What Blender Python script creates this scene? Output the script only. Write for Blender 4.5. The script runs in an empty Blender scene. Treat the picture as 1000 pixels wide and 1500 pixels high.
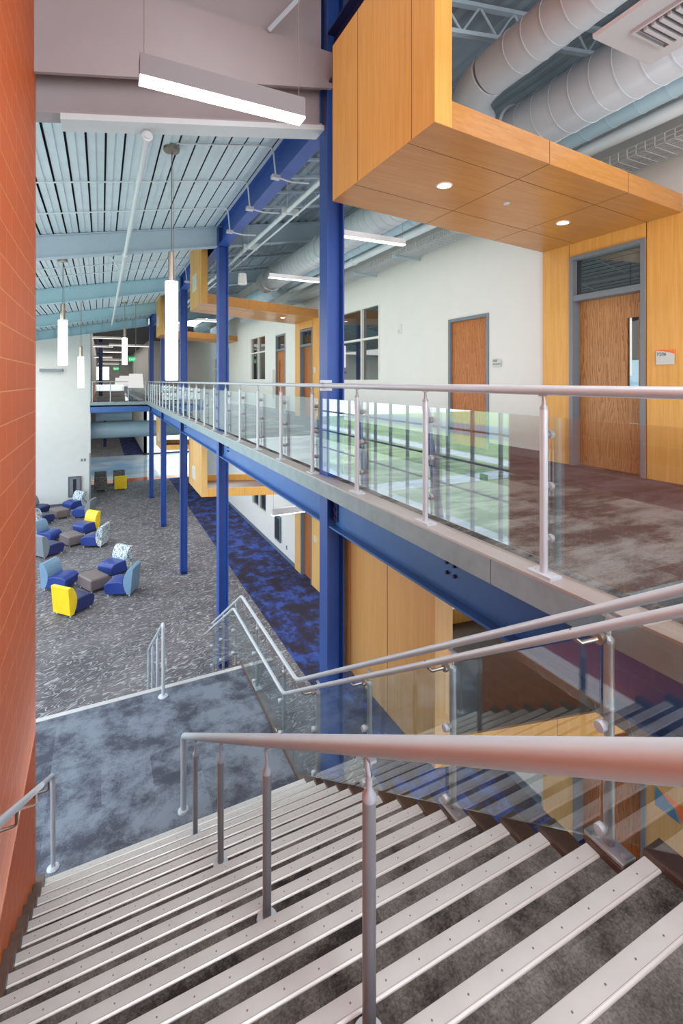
import bpy, bmesh, math, random
from mathutils import Vector, Matrix
random.seed(7)
scn = bpy.context.scene
COL = scn.collection
E = 6.357            # eye height above the ground floor
UF = 5.22            # upper floor level
LZ = 1.62            # stair landing level
T, R_ = 0.278, 0.18  # tread and riser

# ------------------------------------------------------------------ materials
def lin(c):
    c /= 255.0
    return c / 12.92 if c <= 0.04045 else ((c + 0.055) / 1.055) ** 2.4
def rgb(r, g, b): return (lin(r), lin(g), lin(b), 1)

class NT:
    def __init__(s, name):
        s.m = bpy.data.materials.new(name); s.m.use_nodes = True
        s.t = s.m.node_tree; s.t.nodes.clear()
        s.out = s.n('ShaderNodeOutputMaterial')
    def n(s, typ, **kw):
        nd = s.t.nodes.new(typ)
        for k, v in kw.items(): setattr(nd, k, v)
        return nd
    def l(s, a, b): s.t.links.new(a, b)
    def pos(s, scale=(1, 1, 1), rot=(0, 0, 0), obj=False):
        if obj: src = s.n('ShaderNodeTexCoord').outputs['Object']
        else: src = s.n('ShaderNodeNewGeometry').outputs['Position']
        mp = s.n('ShaderNodeMapping'); mp.inputs['Scale'].default_value = scale
        mp.inputs['Rotation'].default_value = rot
        s.l(src, mp.inputs['Vector']); return mp.outputs['Vector']
    def noise(s, vec, scale, detail=4, rough=0.6, dist=0.0):
        nd = s.n('ShaderNodeTexNoise'); s.l(vec, nd.inputs['Vector'])
        nd.inputs['Scale'].default_value = scale; nd.inputs['Detail'].default_value = detail
        nd.inputs['Roughness'].default_value = rough; nd.inputs['Distortion'].default_value = dist
        return nd.outputs['Fac']
    def ramp(s, fac, stops, interp='LINEAR'):
        r = s.n('ShaderNodeValToRGB'); cr = r.color_ramp; cr.interpolation = interp
        while len(cr.elements) < len(stops): cr.elements.new(0.5)
        for e, (p, c) in zip(cr.elements, stops):
            e.position = p; e.color = c if isinstance(c, tuple) else (c, c, c, 1)
        s.l(fac, r.inputs['Fac']); return r.outputs['Color']
    def mix(s, a, b, fac, blend='MIX'):
        mx = s.n('ShaderNodeMix', data_type='RGBA', blend_type=blend)
        for v, i in ((fac, 0), (a, 6), (b, 7)):
            if isinstance(v, (int, float)): mx.inputs[i].default_value = v
            elif isinstance(v, tuple): mx.inputs[i].default_value = v
            else: s.l(v, mx.inputs[i])
        return mx.outputs[2]
    def math(s, op, a, b=0.0, c=None):
        m = s.n('ShaderNodeMath', operation=op)
        for i, v in enumerate((a, b) if c is None else (a, b, c)):
            if isinstance(v, (int, float)): m.inputs[i].default_value = v
            else: s.l(v, m.inputs[i])
        return m.outputs[0]
    def sep(s, vec):
        x = s.n('ShaderNodeSeparateXYZ'); s.l(vec, x.inputs[0]); return x.outputs
    def bsdf(s, color, rough=0.5, metal=0.0, bump=None, bstr=0.2, bdist=0.01, ior=1.5, coat=0.0, spec=0.5):
        p = s.n('ShaderNodeBsdfPrincipled')
        if isinstance(color, tuple): p.inputs['Base Color'].default_value = color
        else: s.l(color, p.inputs['Base Color'])
        if isinstance(rough, (int, float)): p.inputs['Roughness'].default_value = rough
        else: s.l(rough, p.inputs['Roughness'])
        p.inputs['Metallic'].default_value = metal; p.inputs['IOR'].default_value = ior
        p.inputs['Coat Weight'].default_value = coat
        p.inputs['Specular IOR Level'].default_value = spec
        if bump is not None:
            b = s.n('ShaderNodeBump'); b.inputs['Strength'].default_value = bstr
            b.inputs['Distance'].default_value = bdist
            s.l(bump, b.inputs['Height']); s.l(b.outputs[0], p.inputs['Normal'])
        s.l(p.outputs[0], s.out.inputs[0]); return s.m

def scale_c(c, f): return (min(c[0]*f, 1), min(c[1]*f, 1), min(c[2]*f, 1), 1)

def plain(name, c, rough=0.5, metal=0.0, var=0.07, sc=6.0, spec=0.5, bump=0.0, coat=0.0):
    t = NT(name); v = t.pos()
    f = t.noise(v, sc, 3)
    col = t.ramp(f, [(0.3, scale_c(c, 1 - var)), (0.7, scale_c(c, 1 + var))])
    return t.bsdf(col, rough, metal, bump=t.noise(v, sc * 25, 2) if bump else None, bstr=bump, bdist=0.003, spec=spec, coat=coat)

def emit(name, c, strength, rim=0.0):
    t = NT(name); v = t.pos()
    f = t.noise(v, 3, 1)
    col = t.ramp(f, [(0.2, scale_c(c, 0.97)), (0.8, c)])
    e = t.n('ShaderNodeEmission'); t.l(col, e.inputs[0]); e.inputs[1].default_value = strength
    t.l(e.outputs[0], t.out.inputs[0]); return t.m

def wood(name, c1, c2, grain=(22, 22, 0.9), rough=0.42, fig=0.5):
    t = NT(name)
    f = t.noise(t.pos(grain), 1.6, 5, 0.65)
    g = t.noise(t.pos((grain[0]*4, grain[1]*4, grain[2]*2)), 1.5, 3, 0.6)
    b = t.noise(t.pos((1.2, 1.2, 1.2)), 1.0, 2)
    m = t.math('ADD', t.math('MULTIPLY', f, 0.55), t.math('ADD', t.math('MULTIPLY', g, 0.25), t.math('MULTIPLY', b, 0.2)))
    col = t.ramp(m, [(0.36, c2), (0.64, c1)])
    return t.bsdf(col, rough, 0, bump=g, bstr=0.03, spec=0.4)

def oak(name, c1, c2):
    t = NT(name)
    v = t.pos((1, 1, 1), obj=True)
    x = t.sep(v)
    # cathedral figure: stretched rings repeated across the leaf
    w = t.math('PINGPONG', t.math('ADD', x[1], 0.05), 0.22)
    r = t.math('ADD', t.math('MULTIPLY', w, 26.0), t.math('MULTIPLY', t.noise(t.pos((5, 5, 1.1), obj=True), 1.4, 4, 0.55), 5.5))
    ring = t.math('FRACT', t.math('ADD', r, t.math('MULTIPLY', x[2], 1.1)))
    fine = t.noise(t.pos((60, 60, 2.2), obj=True), 2.0, 4, 0.7)
    m = t.math('ADD', t.math('MULTIPLY', ring, 0.42), t.math('MULTIPLY', fine, 0.6))
    col = t.ramp(m, [(0.22, c2), (0.55, c1), (0.85, scale_c(c1, 1.12))])
    return t.bsdf(col, 0.4, 0, bump=fine, bstr=0.04, spec=0.4)

def carpet(name, dark, light, scale, thr=(0.44, 0.56), tile=0.0, fine=350, stretch=(1, 1, 1), rot=0.0, mid=None):
    t = NT(name)
    v = t.pos(stretch, (0, 0, rot))
    big = t.noise(v, scale, 9, 0.7, 0.12)
    if tile:
        vt = t.pos((1/tile, 1/tile, 0), (0, 0, rot))
        fl = t.n('ShaderNodeVectorMath', operation='FLOOR'); t.l(vt, fl.inputs[0])
        wn = t.n('ShaderNodeTexWhiteNoise'); t.l(fl.outputs[0], wn.inputs[0])
        big = t.math('ADD', big, t.math('MULTIPLY', t.math('SUBTRACT', wn.outputs[0], 0.5), 0.11))
    speck = t.noise(t.pos(), 55, 3, 0.7)
    big = t.math('ADD', big, t.math('MULTIPLY', t.math('SUBTRACT', speck, 0.5), 0.22))
    stops = [(thr[0], dark), (thr[1], light)]
    if mid: stops.insert(1, ((thr[0] + thr[1]) / 2, mid))
    col = t.ramp(big, stops)
    pile = t.noise(t.pos(), fine, 2, 0.6)
    col = t.mix(col, t.ramp(pile, [(0.3, 0.62), (0.7, 1.25)]), 0.75, 'MULTIPLY')
    return t.bsdf(col, 0.95, 0, bump=pile, bstr=0.5, bdist=0.006, spec=0.1)

def glassmat(name, tint, ior, rough=0.0):
    t = NT(name)
    v = t.pos(); f = t.noise(v, 0.8, 1)
    tr = t.n('ShaderNodeBsdfTransparent')
    t.l(t.ramp(f, [(0.2, scale_c(tint, 0.985)), (0.8, tint)]), tr.inputs[0])
    gl = t.n('ShaderNodeBsdfGlossy'); gl.inputs['Roughness'].default_value = rough
    gl.inputs[0].default_value = (0.93, 0.98, 1.0, 1)
    lw = t.n('ShaderNodeLayerWeight'); lw.inputs[0].default_value = 0.5
    f0 = ((ior - 1) / (ior + 1)) ** 2
    fr = t.math('ADD', f0, t.math('MULTIPLY', t.math('POWER', lw.outputs['Facing'], 5.0), 1 - f0))
    mx = t.n('ShaderNodeMixShader'); t.l(fr, mx.inputs[0])
    t.l(tr.outputs[0], mx.inputs[1]); t.l(gl.outputs[0], mx.inputs[2])
    t.l(mx.outputs[0], t.out.inputs[0]); return t.m

def block_wall(name, c, mortar, bw=0.405, bh=0.203):
    t = NT(name)
    x = t.sep(t.pos())
    cb = t.n('ShaderNodeCombineXYZ'); t.l(x[1], cb.inputs[0]); t.l(x[2], cb.inputs[1])
    br = t.n('ShaderNodeTexBrick'); t.l(cb.outputs[0], br.inputs['Vector'])
    br.inputs['Scale'].default_value = 1.0; br.inputs['Brick Width'].default_value = bw
    br.inputs['Row Height'].default_value = bh; br.inputs['Mortar Size'].default_value = 0.006
    br.inputs['Mortar Smooth'].default_value = 0.4
    br.inputs['Color1'].default_value = c; br.inputs['Color2'].default_value = scale_c(c, 0.94)
    br.inputs['Mortar'].default_value = mortar
    n = t.noise(t.pos(), 90, 3, 0.7)
    col = t.mix(br.outputs['Color'], t.ramp(n, [(0.3, 0.86), (0.7, 1.1)]), 0.8, 'MULTIPLY')
    h = t.math('ADD', t.math('MULTIPLY', br.outputs['Fac'], -1.0), t.math('MULTIPLY', n, 0.15))
    return t.bsdf(col, 0.5, 0, bump=h, bstr=0.5, bdist=0.008, spec=0.25)

def fabric_speckle(name, stops, scale):
    t = NT(name)
    v = t.n('ShaderNodeTexVoronoi'); v.inputs['Scale'].default_value = scale
    nz = t.noise(t.pos(obj=True), 14, 3)
    pos = t.n('ShaderNodeVectorMath', operation='ADD')
    cmb = t.n('ShaderNodeCombineXYZ')
    t.l(t.math('MULTIPLY', nz, 0.12), cmb.inputs[0]); t.l(t.math('MULTIPLY', nz, 0.09), cmb.inputs[2])
    t.l(t.pos(obj=True), pos.inputs[0]); t.l(cmb.outputs[0], pos.inputs[1])
    t.l(pos.outputs[0], v.inputs['Vector'])
    x = t.n('ShaderNodeSeparateColor'); t.l(v.outputs['Color'], x.inputs[0])
    col = t.ramp(x.outputs[0], stops, 'CONSTANT')
    return t.bsdf(col, 0.55)

M = {}
M['orange'] = block_wall('orange painted block', rgb(216, 98, 30), rgb(232, 146, 84))
M['white'] = plain('white wall paint', rgb(214, 213, 208), 0.6, var=0.02, sc=2)
M['white_block'] = plain('white painted block', rgb(212, 214, 210), 0.55, var=0.02, sc=3)
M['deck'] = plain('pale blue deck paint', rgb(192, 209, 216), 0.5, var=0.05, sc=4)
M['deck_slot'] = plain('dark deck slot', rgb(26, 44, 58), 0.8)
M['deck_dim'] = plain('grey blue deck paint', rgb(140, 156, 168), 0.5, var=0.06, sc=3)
M['roof_steel'] = plain('pale steel paint', rgb(168, 186, 198), 0.45, var=0.04, sc=3)
M['roof_steel_far'] = plain('pale aqua steel paint', rgb(160, 196, 208), 0.45, var=0.04, sc=3)
M['bulk'] = plain('grey bulkhead paint', rgb(162, 154, 157), 0.45, var=0.03, sc=2)
M['blue'] = plain('blue steel paint', rgb(40, 78, 156), 0.4, var=0.08, sc=3)
M['blue_beam'] = plain('bright blue steel paint', rgb(46, 98, 168), 0.36, var=0.1, sc=4)
M['navy'] = plain('dark navy steel paint', rgb(34, 42, 92), 0.45, var=0.08, sc=3)
M['fascia'] = plain('weathered grey steel plate', rgb(132, 152, 158), 0.42, var=0.14, sc=5)
M['curb'] = plain('brushed aluminium curb', rgb(176, 170, 168), 0.4, 0.4, var=0.05)
M['alum'] = plain('satin aluminium', rgb(192, 198, 204), 0.42, 0.25, var=0.03, sc=4)
M['alum_post'] = plain('satin grey metal post', rgb(164, 164, 166), 0.4, 0.35, var=0.05, sc=5)
M['nosing'] = plain('metal stair nosing', rgb(192, 190, 187), 0.45, 0.1, var=0.05, sc=8)
M['nosing_edge'] = plain('nosing lip highlight', rgb(236, 230, 224), 0.35, 0.3, var=0.03)  # near-edge highlight put into a paler metal on the lip
M['screw'] = plain('screw heads', rgb(120, 116, 112), 0.4, 0.5)
M['stringer'] = plain('brown stringer cap', rgb(92, 74, 64), 0.4, var=0.2, sc=9)
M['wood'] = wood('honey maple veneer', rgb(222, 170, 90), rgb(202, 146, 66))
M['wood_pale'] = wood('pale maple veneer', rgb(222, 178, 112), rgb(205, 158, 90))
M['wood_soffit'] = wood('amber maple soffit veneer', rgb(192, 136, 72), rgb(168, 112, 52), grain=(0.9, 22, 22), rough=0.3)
M['joint'] = plain('dark panel joint', rgb(110, 70, 28), 0.7)
M['oak'] = oak('oak door veneer', rgb(176, 126, 74), rgb(124, 80, 40))
M['oak_red'] = oak('warm oak door veneer', rgb(178, 108, 50), rgb(122, 66, 26))
M['frame'] = plain('grey door frame paint', rgb(112, 120, 128), 0.4, var=0.03)
M['frame_white'] = plain('white window frame paint', rgb(214, 212, 204), 0.45, var=0.03)
M['dark'] = plain('dark void', rgb(30, 30, 32), 0.8)
M['base'] = plain('grey rubber base', rgb(96, 98, 102), 0.6)
M['base_blue'] = plain('blue grey rubber base', rgb(92, 108, 122), 0.6)
M['duct'] = plain('painted spiral duct', rgb(176, 184, 190), 0.42, var=0.04, sc=3)
M['duct_blue'] = plain('pale blue painted duct', rgb(160, 188, 200), 0.42, var=0.04, sc=3)
M['pipe'] = plain('white painted pipe', rgb(206, 216, 220), 0.4, var=0.03)
M['plate'] = plain('white diffuser enamel', rgb(188, 190, 194), 0.4, var=0.02)
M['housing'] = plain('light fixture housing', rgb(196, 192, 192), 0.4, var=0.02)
M['housing_dim'] = plain('shaded fixture housing', rgb(122, 116, 118), 0.45, var=0.02)  # housing paint again, darkened to put shade into the colour
M['duct_dark'] = plain('dim grey duct', rgb(126, 122, 118), 0.5, var=0.05)
M['nickel'] = plain('brushed nickel', rgb(170, 160, 148), 0.3, 0.85)
M['cable'] = plain('grey cable', rgb(120, 112, 104), 0.5)
M['lamp'] = emit('glowing white acrylic', (1.0, 0.98, 0.95, 1), 4.5)
M['lamp_line'] = emit('glowing lens', (1.0, 0.97, 0.93, 1), 6.0)
M['lamp_far'] = emit('warm glowing lens', (1.0, 0.93, 0.84, 1), 3.0)
M['shade'] = emit('glowing fabric shade', (1.0, 0.99, 0.97, 1), 0.82)
M['downlight'] = emit('downlight lens', (1.0, 0.93, 0.80, 1), 9.0)
M['glass'] = glassmat('clear guard glass', (0.94, 0.98, 0.97, 1), 2.0)
M['glass_edge'] = plain('green glass edge', rgb(96, 150, 148), 0.2)
M['window_glass'] = glassmat('window glass', (0.97, 0.99, 0.99, 1), 1.3)
M['mull'] = plain('aluminium mullion', rgb(120, 128, 134), 0.45, 0.3)
M['mull_dark'] = plain('grey blue mullion', rgb(40, 54, 72), 0.5, 0.1)
M['sign_grey'] = plain('grey sign plate', rgb(190, 196, 192), 0.4, var=0.02)
M['sign_orange'] = plain('orange sign plate', rgb(238, 116, 44), 0.4, var=0.02)
M['sign_blue'] = plain('blue grey sign plate', rgb(70, 128, 160), 0.35, var=0.02)
M['ink'] = plain('dark lettering', rgb(40, 42, 44), 0.5)
M['green_sign'] = emit('green exit sign face', (0.02, 0.62, 0.20, 1), 1.0)
M['white_ink'] = emit('lit white letters', (0.9, 1, 0.92, 1), 1.2)
M['red'] = plain('red paint', rgb(200, 40, 40), 0.5)
def pane_dark():
    t = NT('dark interior window pane'); v = t.pos()
    col = t.ramp(t.noise(v, 1.2, 2), [(0.35, rgb(22, 25, 27)), (0.7, rgb(52, 54, 52))])
    return t.bsdf(col, 0.03, 0, ior=1.9, spec=0.8)
M['pane'] = pane_dark()
M['leather_blue'] = plain('royal blue vinyl', rgb(44, 66, 140), 0.32, var=0.06, sc=4)
M['leather_navy'] = plain('navy vinyl', rgb(40, 48, 98), 0.34, var=0.06, sc=4)
M['leather_sky'] = plain('steel blue vinyl', rgb(116, 150, 176), 0.42, var=0.05, sc=4)
M['leather_grey'] = plain('blue grey vinyl', rgb(128, 136, 142), 0.45, var=0.05, sc=4)
M['leather_yellow'] = plain('yellow vinyl', rgb(244, 206, 32), 0.4, var=0.05, sc=4)
M['leather_taupe'] = plain('taupe vinyl', rgb(118, 106, 104), 0.42, var=0.05, sc=4)
M['foot'] = plain('white chair foot', rgb(220, 220, 216), 0.4)
M['fab_light'] = fabric_speckle('blue and white speckled fabric', [(0, rgb(206, 214, 214)), (0.35, rgb(130, 160, 178)), (0.6, rgb(196, 200, 196)), (0.74, rgb(74, 110, 160)), (0.86, rgb(196, 170, 110)), (0.93, rgb(230, 232, 228))], 24)
M['fab_dark'] = fabric_speckle('dark grey speckled fabric', [(0, rgb(88, 92, 96)), (0.35, rgb(122, 116, 98)), (0.55, rgb(62, 70, 86)), (0.72, rgb(142, 128, 88)), (0.86, rgb(110, 118, 122))], 24)
M['c_up'] = carpet('grey camouflage carpet', rgb(76, 75, 76), rgb(150, 148, 146), 2.2, (0.42, 0.60), 0.6, stretch=(0.5, 1.3, 1))
M['c_up_dark'] = carpet('dark plum carpet', rgb(64, 63, 72), rgb(104, 100, 110), 2.4, (0.40, 0.62), 0.6, stretch=(0.55, 1.3, 1))
M['c_land'] = carpet('slate camouflage carpet', rgb(78, 80, 89), rgb(126, 133, 143), 2.4, (0.42, 0.60), 0.55)
M['c_stair'] = carpet('charcoal tread carpet', rgb(48, 45, 45), rgb(122, 118, 113), 3.4, (0.36, 0.66), 0.6, fine=110)
M['c_blue'] = carpet('blue and plum camouflage carpet', rgb(58, 52, 62), rgb(66, 88, 156), 2.3, (0.42, 0.60), 0.5, stretch=(1.1, 0.8, 1), mid=rgb(58, 62, 100))
def carpet_lines():
    t = NT('grey carpet with pale squiggle lines')
    v0 = t.pos((1, 1, 1), (0, 0, math.radians(-20)))
    mp = t.n('ShaderNodeMapping'); mp.inputs['Scale'].default_value = (2.3, 6.0, 1); t.l(v0, mp.inputs['Vector'])
    n = t.noise(mp.outputs[0], 1.25, 1.6, 0.45, 0.5)
    fr = t.math('PINGPONG', t.math('MULTIPLY', n, 6.0), 0.5)
    brk = t.ramp(t.noise(t.pos(), 4.5, 2), [(0.36, 0.15), (0.56, 1.0)])
    line = t.ramp(fr, [(0.07, 1.0), (0.17, 0.0)])
    line = t.mix((0, 0, 0, 1), line, brk)
    bg = t.ramp(t.noise(t.pos(), 0.7, 4), [(0.35, rgb(92, 88, 92)), (0.65, rgb(116, 110, 111))])
    col = t.mix(bg, rgb(196, 196, 196), t.math('MULTIPLY', line, 0.62))
    pile = t.noise(t.pos(), 260, 2)
    col = t.mix(col, t.ramp(pile, [(0.3, 0.8), (0.7, 1.15)]), 0.6, 'MULTIPLY')
    return t.bsdf(col, 0.92, spec=0.15)
M['c_lines'] = carpet_lines()
def polished():
    t = NT('polished pale blue floor'); x = t.sep(t.pos())
    tile = t.ramp(t.noise(t.pos(), 0.25, 2), [(0.42, rgb(206, 208, 206)), (0.56, rgb(150, 180, 206))])
    st = t.math('LESS_THAN', x[1], 34.5)
    col = t.mix(tile, rgb(206, 110, 70), st)
    yl = t.math('LESS_THAN', t.math('ABSOLUTE', t.math('SUBTRACT', x[1], 36.4)), 0.09)
    col = t.mix(col, rgb(228, 176, 70), yl)
    return t.bsdf(col, 0.08, spec=0.7)
M['polished'] = polished()
def grass():
    t = NT('pale winter grass'); v = t.pos()
    a = t.noise(v, 0.35, 4); b = t.noise(v, 7, 4)
    col = t.ramp(t.math('ADD', t.math('MULTIPLY', a, 0.6), t.math('MULTIPLY', b, 0.4)), [(0.35, rgb(112, 138, 84)), (0.65, rgb(176, 184, 128))])
    return t.bsdf(col, 0.95)
M['grass'] = grass()
M['concrete'] = plain('pale concrete walk', rgb(212, 208, 200), 0.85, var=0.05)
M['asphalt'] = plain('blue grey asphalt', rgb(96, 116, 128), 0.85, var=0.08)
M['white_cloth'] = plain('white roller blind', rgb(232, 230, 224), 0.7)

# ------------------------------------------------------------------ mesh builder
class MB:
    def __init__(s): s.v = []; s.f = []; s.mi = []; s.sm = []
    def add(s, vs, fs, mi=0, smooth=False):
        b = len(s.v); s.v += [tuple(v) for v in vs]
        for f in fs:
            s.f.append([b + i for i in f]); s.mi.append(mi); s.sm.append(smooth)
        return s
    def box(s, x0, x1, y0, y1, z0, z1, mi=0):
        return s.add([(x0,y0,z0),(x1,y0,z0),(x1,y1,z0),(x0,y1,z0),(x0,y0,z1),(x1,y0,z1),(x1,y1,z1),(x0,y1,z1)],
                     [(0,3,2,1),(4,5,6,7),(0,1,5,4),(1,2,6,5),(2,3,7,6),(3,0,4,7)], mi)
    def hexa(s, a, b, mi=0):
        """a: four bottom corners, b: four top corners, both counter-clockwise seen from above"""
        return s.add(list(a) + list(b), [(3,2,1,0),(4,5,6,7),(0,1,5,4),(1,2,6,5),(2,3,7,6),(3,0,4,7)], mi)
    def prism(s, poly, axis, a, b, mi=0, smooth=False):
        """poly of 2-d points swept from a to b along axis"""
        def P(p, q):
            if axis == 'x': return (q, p[0], p[1])
            if axis == 'y': return (p[0], q, p[1])
            return (p[0], p[1], q)
        n = len(poly); vs = [P(p, a) for p in poly] + [P(p, b) for p in poly]
        fs = [(i, (i+1) % n, n + (i+1) % n, n + i) for i in range(n)]
        s.add(vs, fs, mi, smooth)
        bb = len(s.v) - 2*n
        s.f.append([bb + i for i in range(n)][::-1]); s.mi.append(mi); s.sm.append(False)
        s.f.append([bb + n + i for i in range(n)]); s.mi.append(mi); s.sm.append(False)
        return s
    def tube(s, pts, r, n=12, mi=0, caps=True):
        pts = [Vector(p) for p in pts]; k = len(pts)
        rs = r if isinstance(r, (list, tuple)) else [r] * k
        rings = []; ref = None
        for i, p in enumerate(pts):
            d0 = (pts[i] - pts[i-1]).normalized() if i else None
            d1 = (pts[i+1] - pts[i]).normalized() if i < k-1 else None
            d = (d0 + d1).normalized() if d0 and d1 else (d0 or d1)
            st = 1.0
            if d0 and d1:
                c = max(0.35, d.dot(d1)); st = 1.0 / c
            if ref is None:
                ref = Vector((0,0,1)) if abs(d.z) < 0.9 else Vector((1,0,0))
            u = (ref - d * ref.dot(d)).normalized(); w = d.cross(u); ref = u
            ax = None
            if d0 and d1 and (d0 - d1).length > 1e-5: ax = (d1 - d0).normalized()
            ring = []
            for j in range(n):
                a = 2 * math.pi * j / n
                o = u * math.cos(a) * rs[i] + w * math.sin(a) * rs[i]
                if ax is not None: o += ax * o.dot(ax) * (st - 1.0)
                ring.append(p + o)
            rings.append(ring)
        vs = [v for rg in rings for v in rg]; fs = []
        for i in range(k-1):
            for j in range(n):
                fs.append((i*n+j, i*n+(j+1) % n, (i+1)*n+(j+1) % n, (i+1)*n+j))
        s.add(vs, fs, mi, True)
        if caps:
            b = len(s.v) - k*n
            s.f.append([b+j for j in range(n)][::-1]); s.mi.append(mi); s.sm.append(False)
            s.f.append([b+(k-1)*n+j for j in range(n)]); s.mi.append(mi); s.sm.append(False)
        return s
    def lathe(s, prof, c=(0,0,0), n=20, mi=0, axis='z'):
        vs = []; k = len(prof)
        for (r, z) in prof:
            for j in range(n):
                a = 2*math.pi*j/n
                p = (r*math.cos(a), r*math.sin(a), z)
                if axis == 'x': p = (z, r*math.cos(a), r*math.sin(a))
                elif axis == 'y': p = (r*math.sin(a), z, r*math.cos(a))
                vs.append((c[0]+p[0], c[1]+p[1], c[2]+p[2]))
        fs = [(i*n+j, i*n+(j+1) % n, (i+1)*n+(j+1) % n, (i+1)*n+j) for i in range(k-1) for j in range(n)]
        return s.add(vs, fs, mi, True)
    def ibeam(s, axis, a, b, c1, c2, depth, width, tf=0.02, tw=0.014, mi=0):
        """section centred at (c1,c2); for 'z' axis flanges face x; for x / y axes flanges face z"""
        if axis == 'z':
            s.box(c1-depth/2, c1-depth/2+tf, c2-width/2, c2+width/2, a, b, mi)
            s.box(c1+depth/2-tf, c1+depth/2, c2-width/2, c2+width/2, a, b, mi)
            s.box(c1-depth/2+tf, c1+depth/2-tf, c2-tw/2, c2+tw/2, a, b, mi)
        elif axis == 'y':
            s.box(c1-width/2, c1+width/2, a, b, c2-depth/2, c2-depth/2+tf, mi)
            s.box(c1-width/2, c1+width/2, a, b, c2+depth/2-tf, c2+depth/2, mi)
            s.box(c1-tw/2, c1+tw/2, a, b, c2-depth/2+tf, c2+depth/2-tf, mi)
        return s
    def build(s, name, mats, parent=None, bevel=0.0, seg=2, loc=None):
        me = bpy.data.meshes.new(name)
        off = Vector((0,0,0))
        if loc is not None: off = Vector(loc)
        elif parent is not None: off = ORG.get(parent.name, Vector((0,0,0)))
        me.from_pydata([tuple(Vector(v) - off) for v in s.v], [], s.f)
        if not isinstance(mats, (list, tuple)): mats = [mats]
        for m in mats: me.materials.append(m)
        for p, i, sm in zip(me.polygons, s.mi, s.sm): p.material_index = i; p.use_smooth = sm
        bm = bmesh.new(); bm.from_mesh(me); bmesh.ops.recalc_face_normals(bm, faces=bm.faces); bm.to_mesh(me); bm.free()
        if any(s.sm): me.set_sharp_from_angle(angle=math.radians(40))
        o = bpy.data.objects.new(name, me); COL.objects.link(o)
        if parent is not None:
            o.parent = parent; ORG[o.name] = off
        elif loc is not None:
            o.location = loc; ORG[o.name] = Vector(loc)
        if bevel:
            md = o.modifiers.new('bevel', 'BEVEL'); md.width = bevel; md.segments = seg; md.limit_method = 'ANGLE'
            md.harden_normals = False
        return o
ORG = {}

def tag(o, label=None, cat=None, group=None, kind=None):
    if label: o['label'] = label
    if cat: o['category'] = cat
    if group: o['group'] = group
    if kind: o['kind'] = kind
    return o
def thing(name, label, cat, loc=(0,0,0), group=None):
    o = bpy.data.objects.new(name, None); COL.objects.link(o); o.location = loc
    o.empty_display_size = 0.1
    ORG[o.name] = Vector(loc)
    return tag(o, label, cat, group)
def struct(o, label=None):
    o['kind'] = 'structure'
    if label: o['label'] = label
    return o
def dup(o, parent=None, loc=None):
    c = o.copy(); COL.objects.link(c); c.parent = parent
    if loc is not None: c.location = loc
    for ch in list(o.children): dup(ch, c)
    return c
def text(body, size, mat, parent, loc, rot, name='lettering'):
    cu = bpy.data.curves.new(name, 'FONT'); cu.body = body; cu.size = size; cu.extrude = 0.0006
    cu.materials.append(mat)
    tmp = bpy.data.objects.new(name, cu); COL.objects.link(tmp)
    dg = bpy.context.evaluated_depsgraph_get(); dg.update()
    me = bpy.data.meshes.new_from_object(tmp.evaluated_get(dg), depsgraph=dg)
    bpy.data.objects.remove(tmp); bpy.data.curves.remove(cu)
    if not me.materials: me.materials.append(mat)
    o = bpy.data.objects.new(name, me); COL.objects.link(o)
    o.parent = parent; o.location = Vector(loc) - ORG.get(parent.name, Vector()); o.rotation_euler = rot
    return o

def roof(x): return E + 3.0 + 0.19 * x
CY = [5.2 + 5.785 * k for k in range(5)]     # column lines
XC = 2.44

# ================================================================== SETTING
struct(MB().box(-7.6, 3.93, 3, 33.4, -0.2, 0).build('floor', M['c_lines']), 'grey lounge carpet with pale squiggle lines')
struct(MB().box(3.93, 6.4, -4, 33.4, -0.2, 0).build('floor_corridor', M['c_blue']), 'blue and plum mottled corridor carpet')
struct(MB().box(-7.6, 3.93, -4, 3, -0.2, 0).build('floor_understair', M['c_blue']), 'blue mottled carpet below the stairs')
struct(MB().box(-3, 9, 33.4, 45.2, -0.2, 0).build('floor_lobby', M['polished']), 'polished pale blue lobby floor with an orange border')
struct(MB().box(-3, 1.75, 45.2, 66, -0.2, 0).build('floor_far', M['c_lines']), 'far grey carpet beyond the lobby')
struct(MB().box(1.75, 3.3, 45.2, 66, -0.2, 0).build('floor_far_corridor', M['c_blue']), 'far blue carpet beyond the lobby')
struct(MB().box(2.36, 6.0, -4, 28.2, 5.0, UF).build('floor_upper', M['c_up']), 'grey mottled upper corridor carpet')
struct(MB().box(4.55, 5.7, -4, 28.2, UF, UF + 0.004).build('floor_upper_border', M['c_up_dark']), 'dark plum carpet strip along the upper doors')
struct(MB().box(-0.53, 6.0, 28.2, 62, 5.0, UF).build('floor_bridge', M['c_up']), 'upper floor carpet beyond the bridge')
struct(MB().box(-3.0, 2.2, -4.0, -0.105, 5.0, UF).build('floor_stair_top', M['c_up']), 'carpeted top landing')

struct(MB().box(-0.83, -0.53, -4, 5.14, 0, 11.4).build('wall_left', M['orange']), 'orange painted block wall beside the stairs')
wb = MB()
wb.box(-7.6, -0.53, 28.4, 28.7, 0, 9.6)
wb.box(-0.53, -0.5, 28.4, 28.7, 0, 9.6, 1)
struct(wb.build('wall_back', [M['white_block'], M['roof_steel']]), 'tall white block wall behind the lounge')
struct(MB().box(-0.7, -0.5, 28.7, 62, UF, 9.4).build('wall_far_left', M['white']))
struct(MB().box(-3.2, -3.0, 28.7, 66, 0, 5.0).build('wall_far_left_lower', M['white']))
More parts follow.
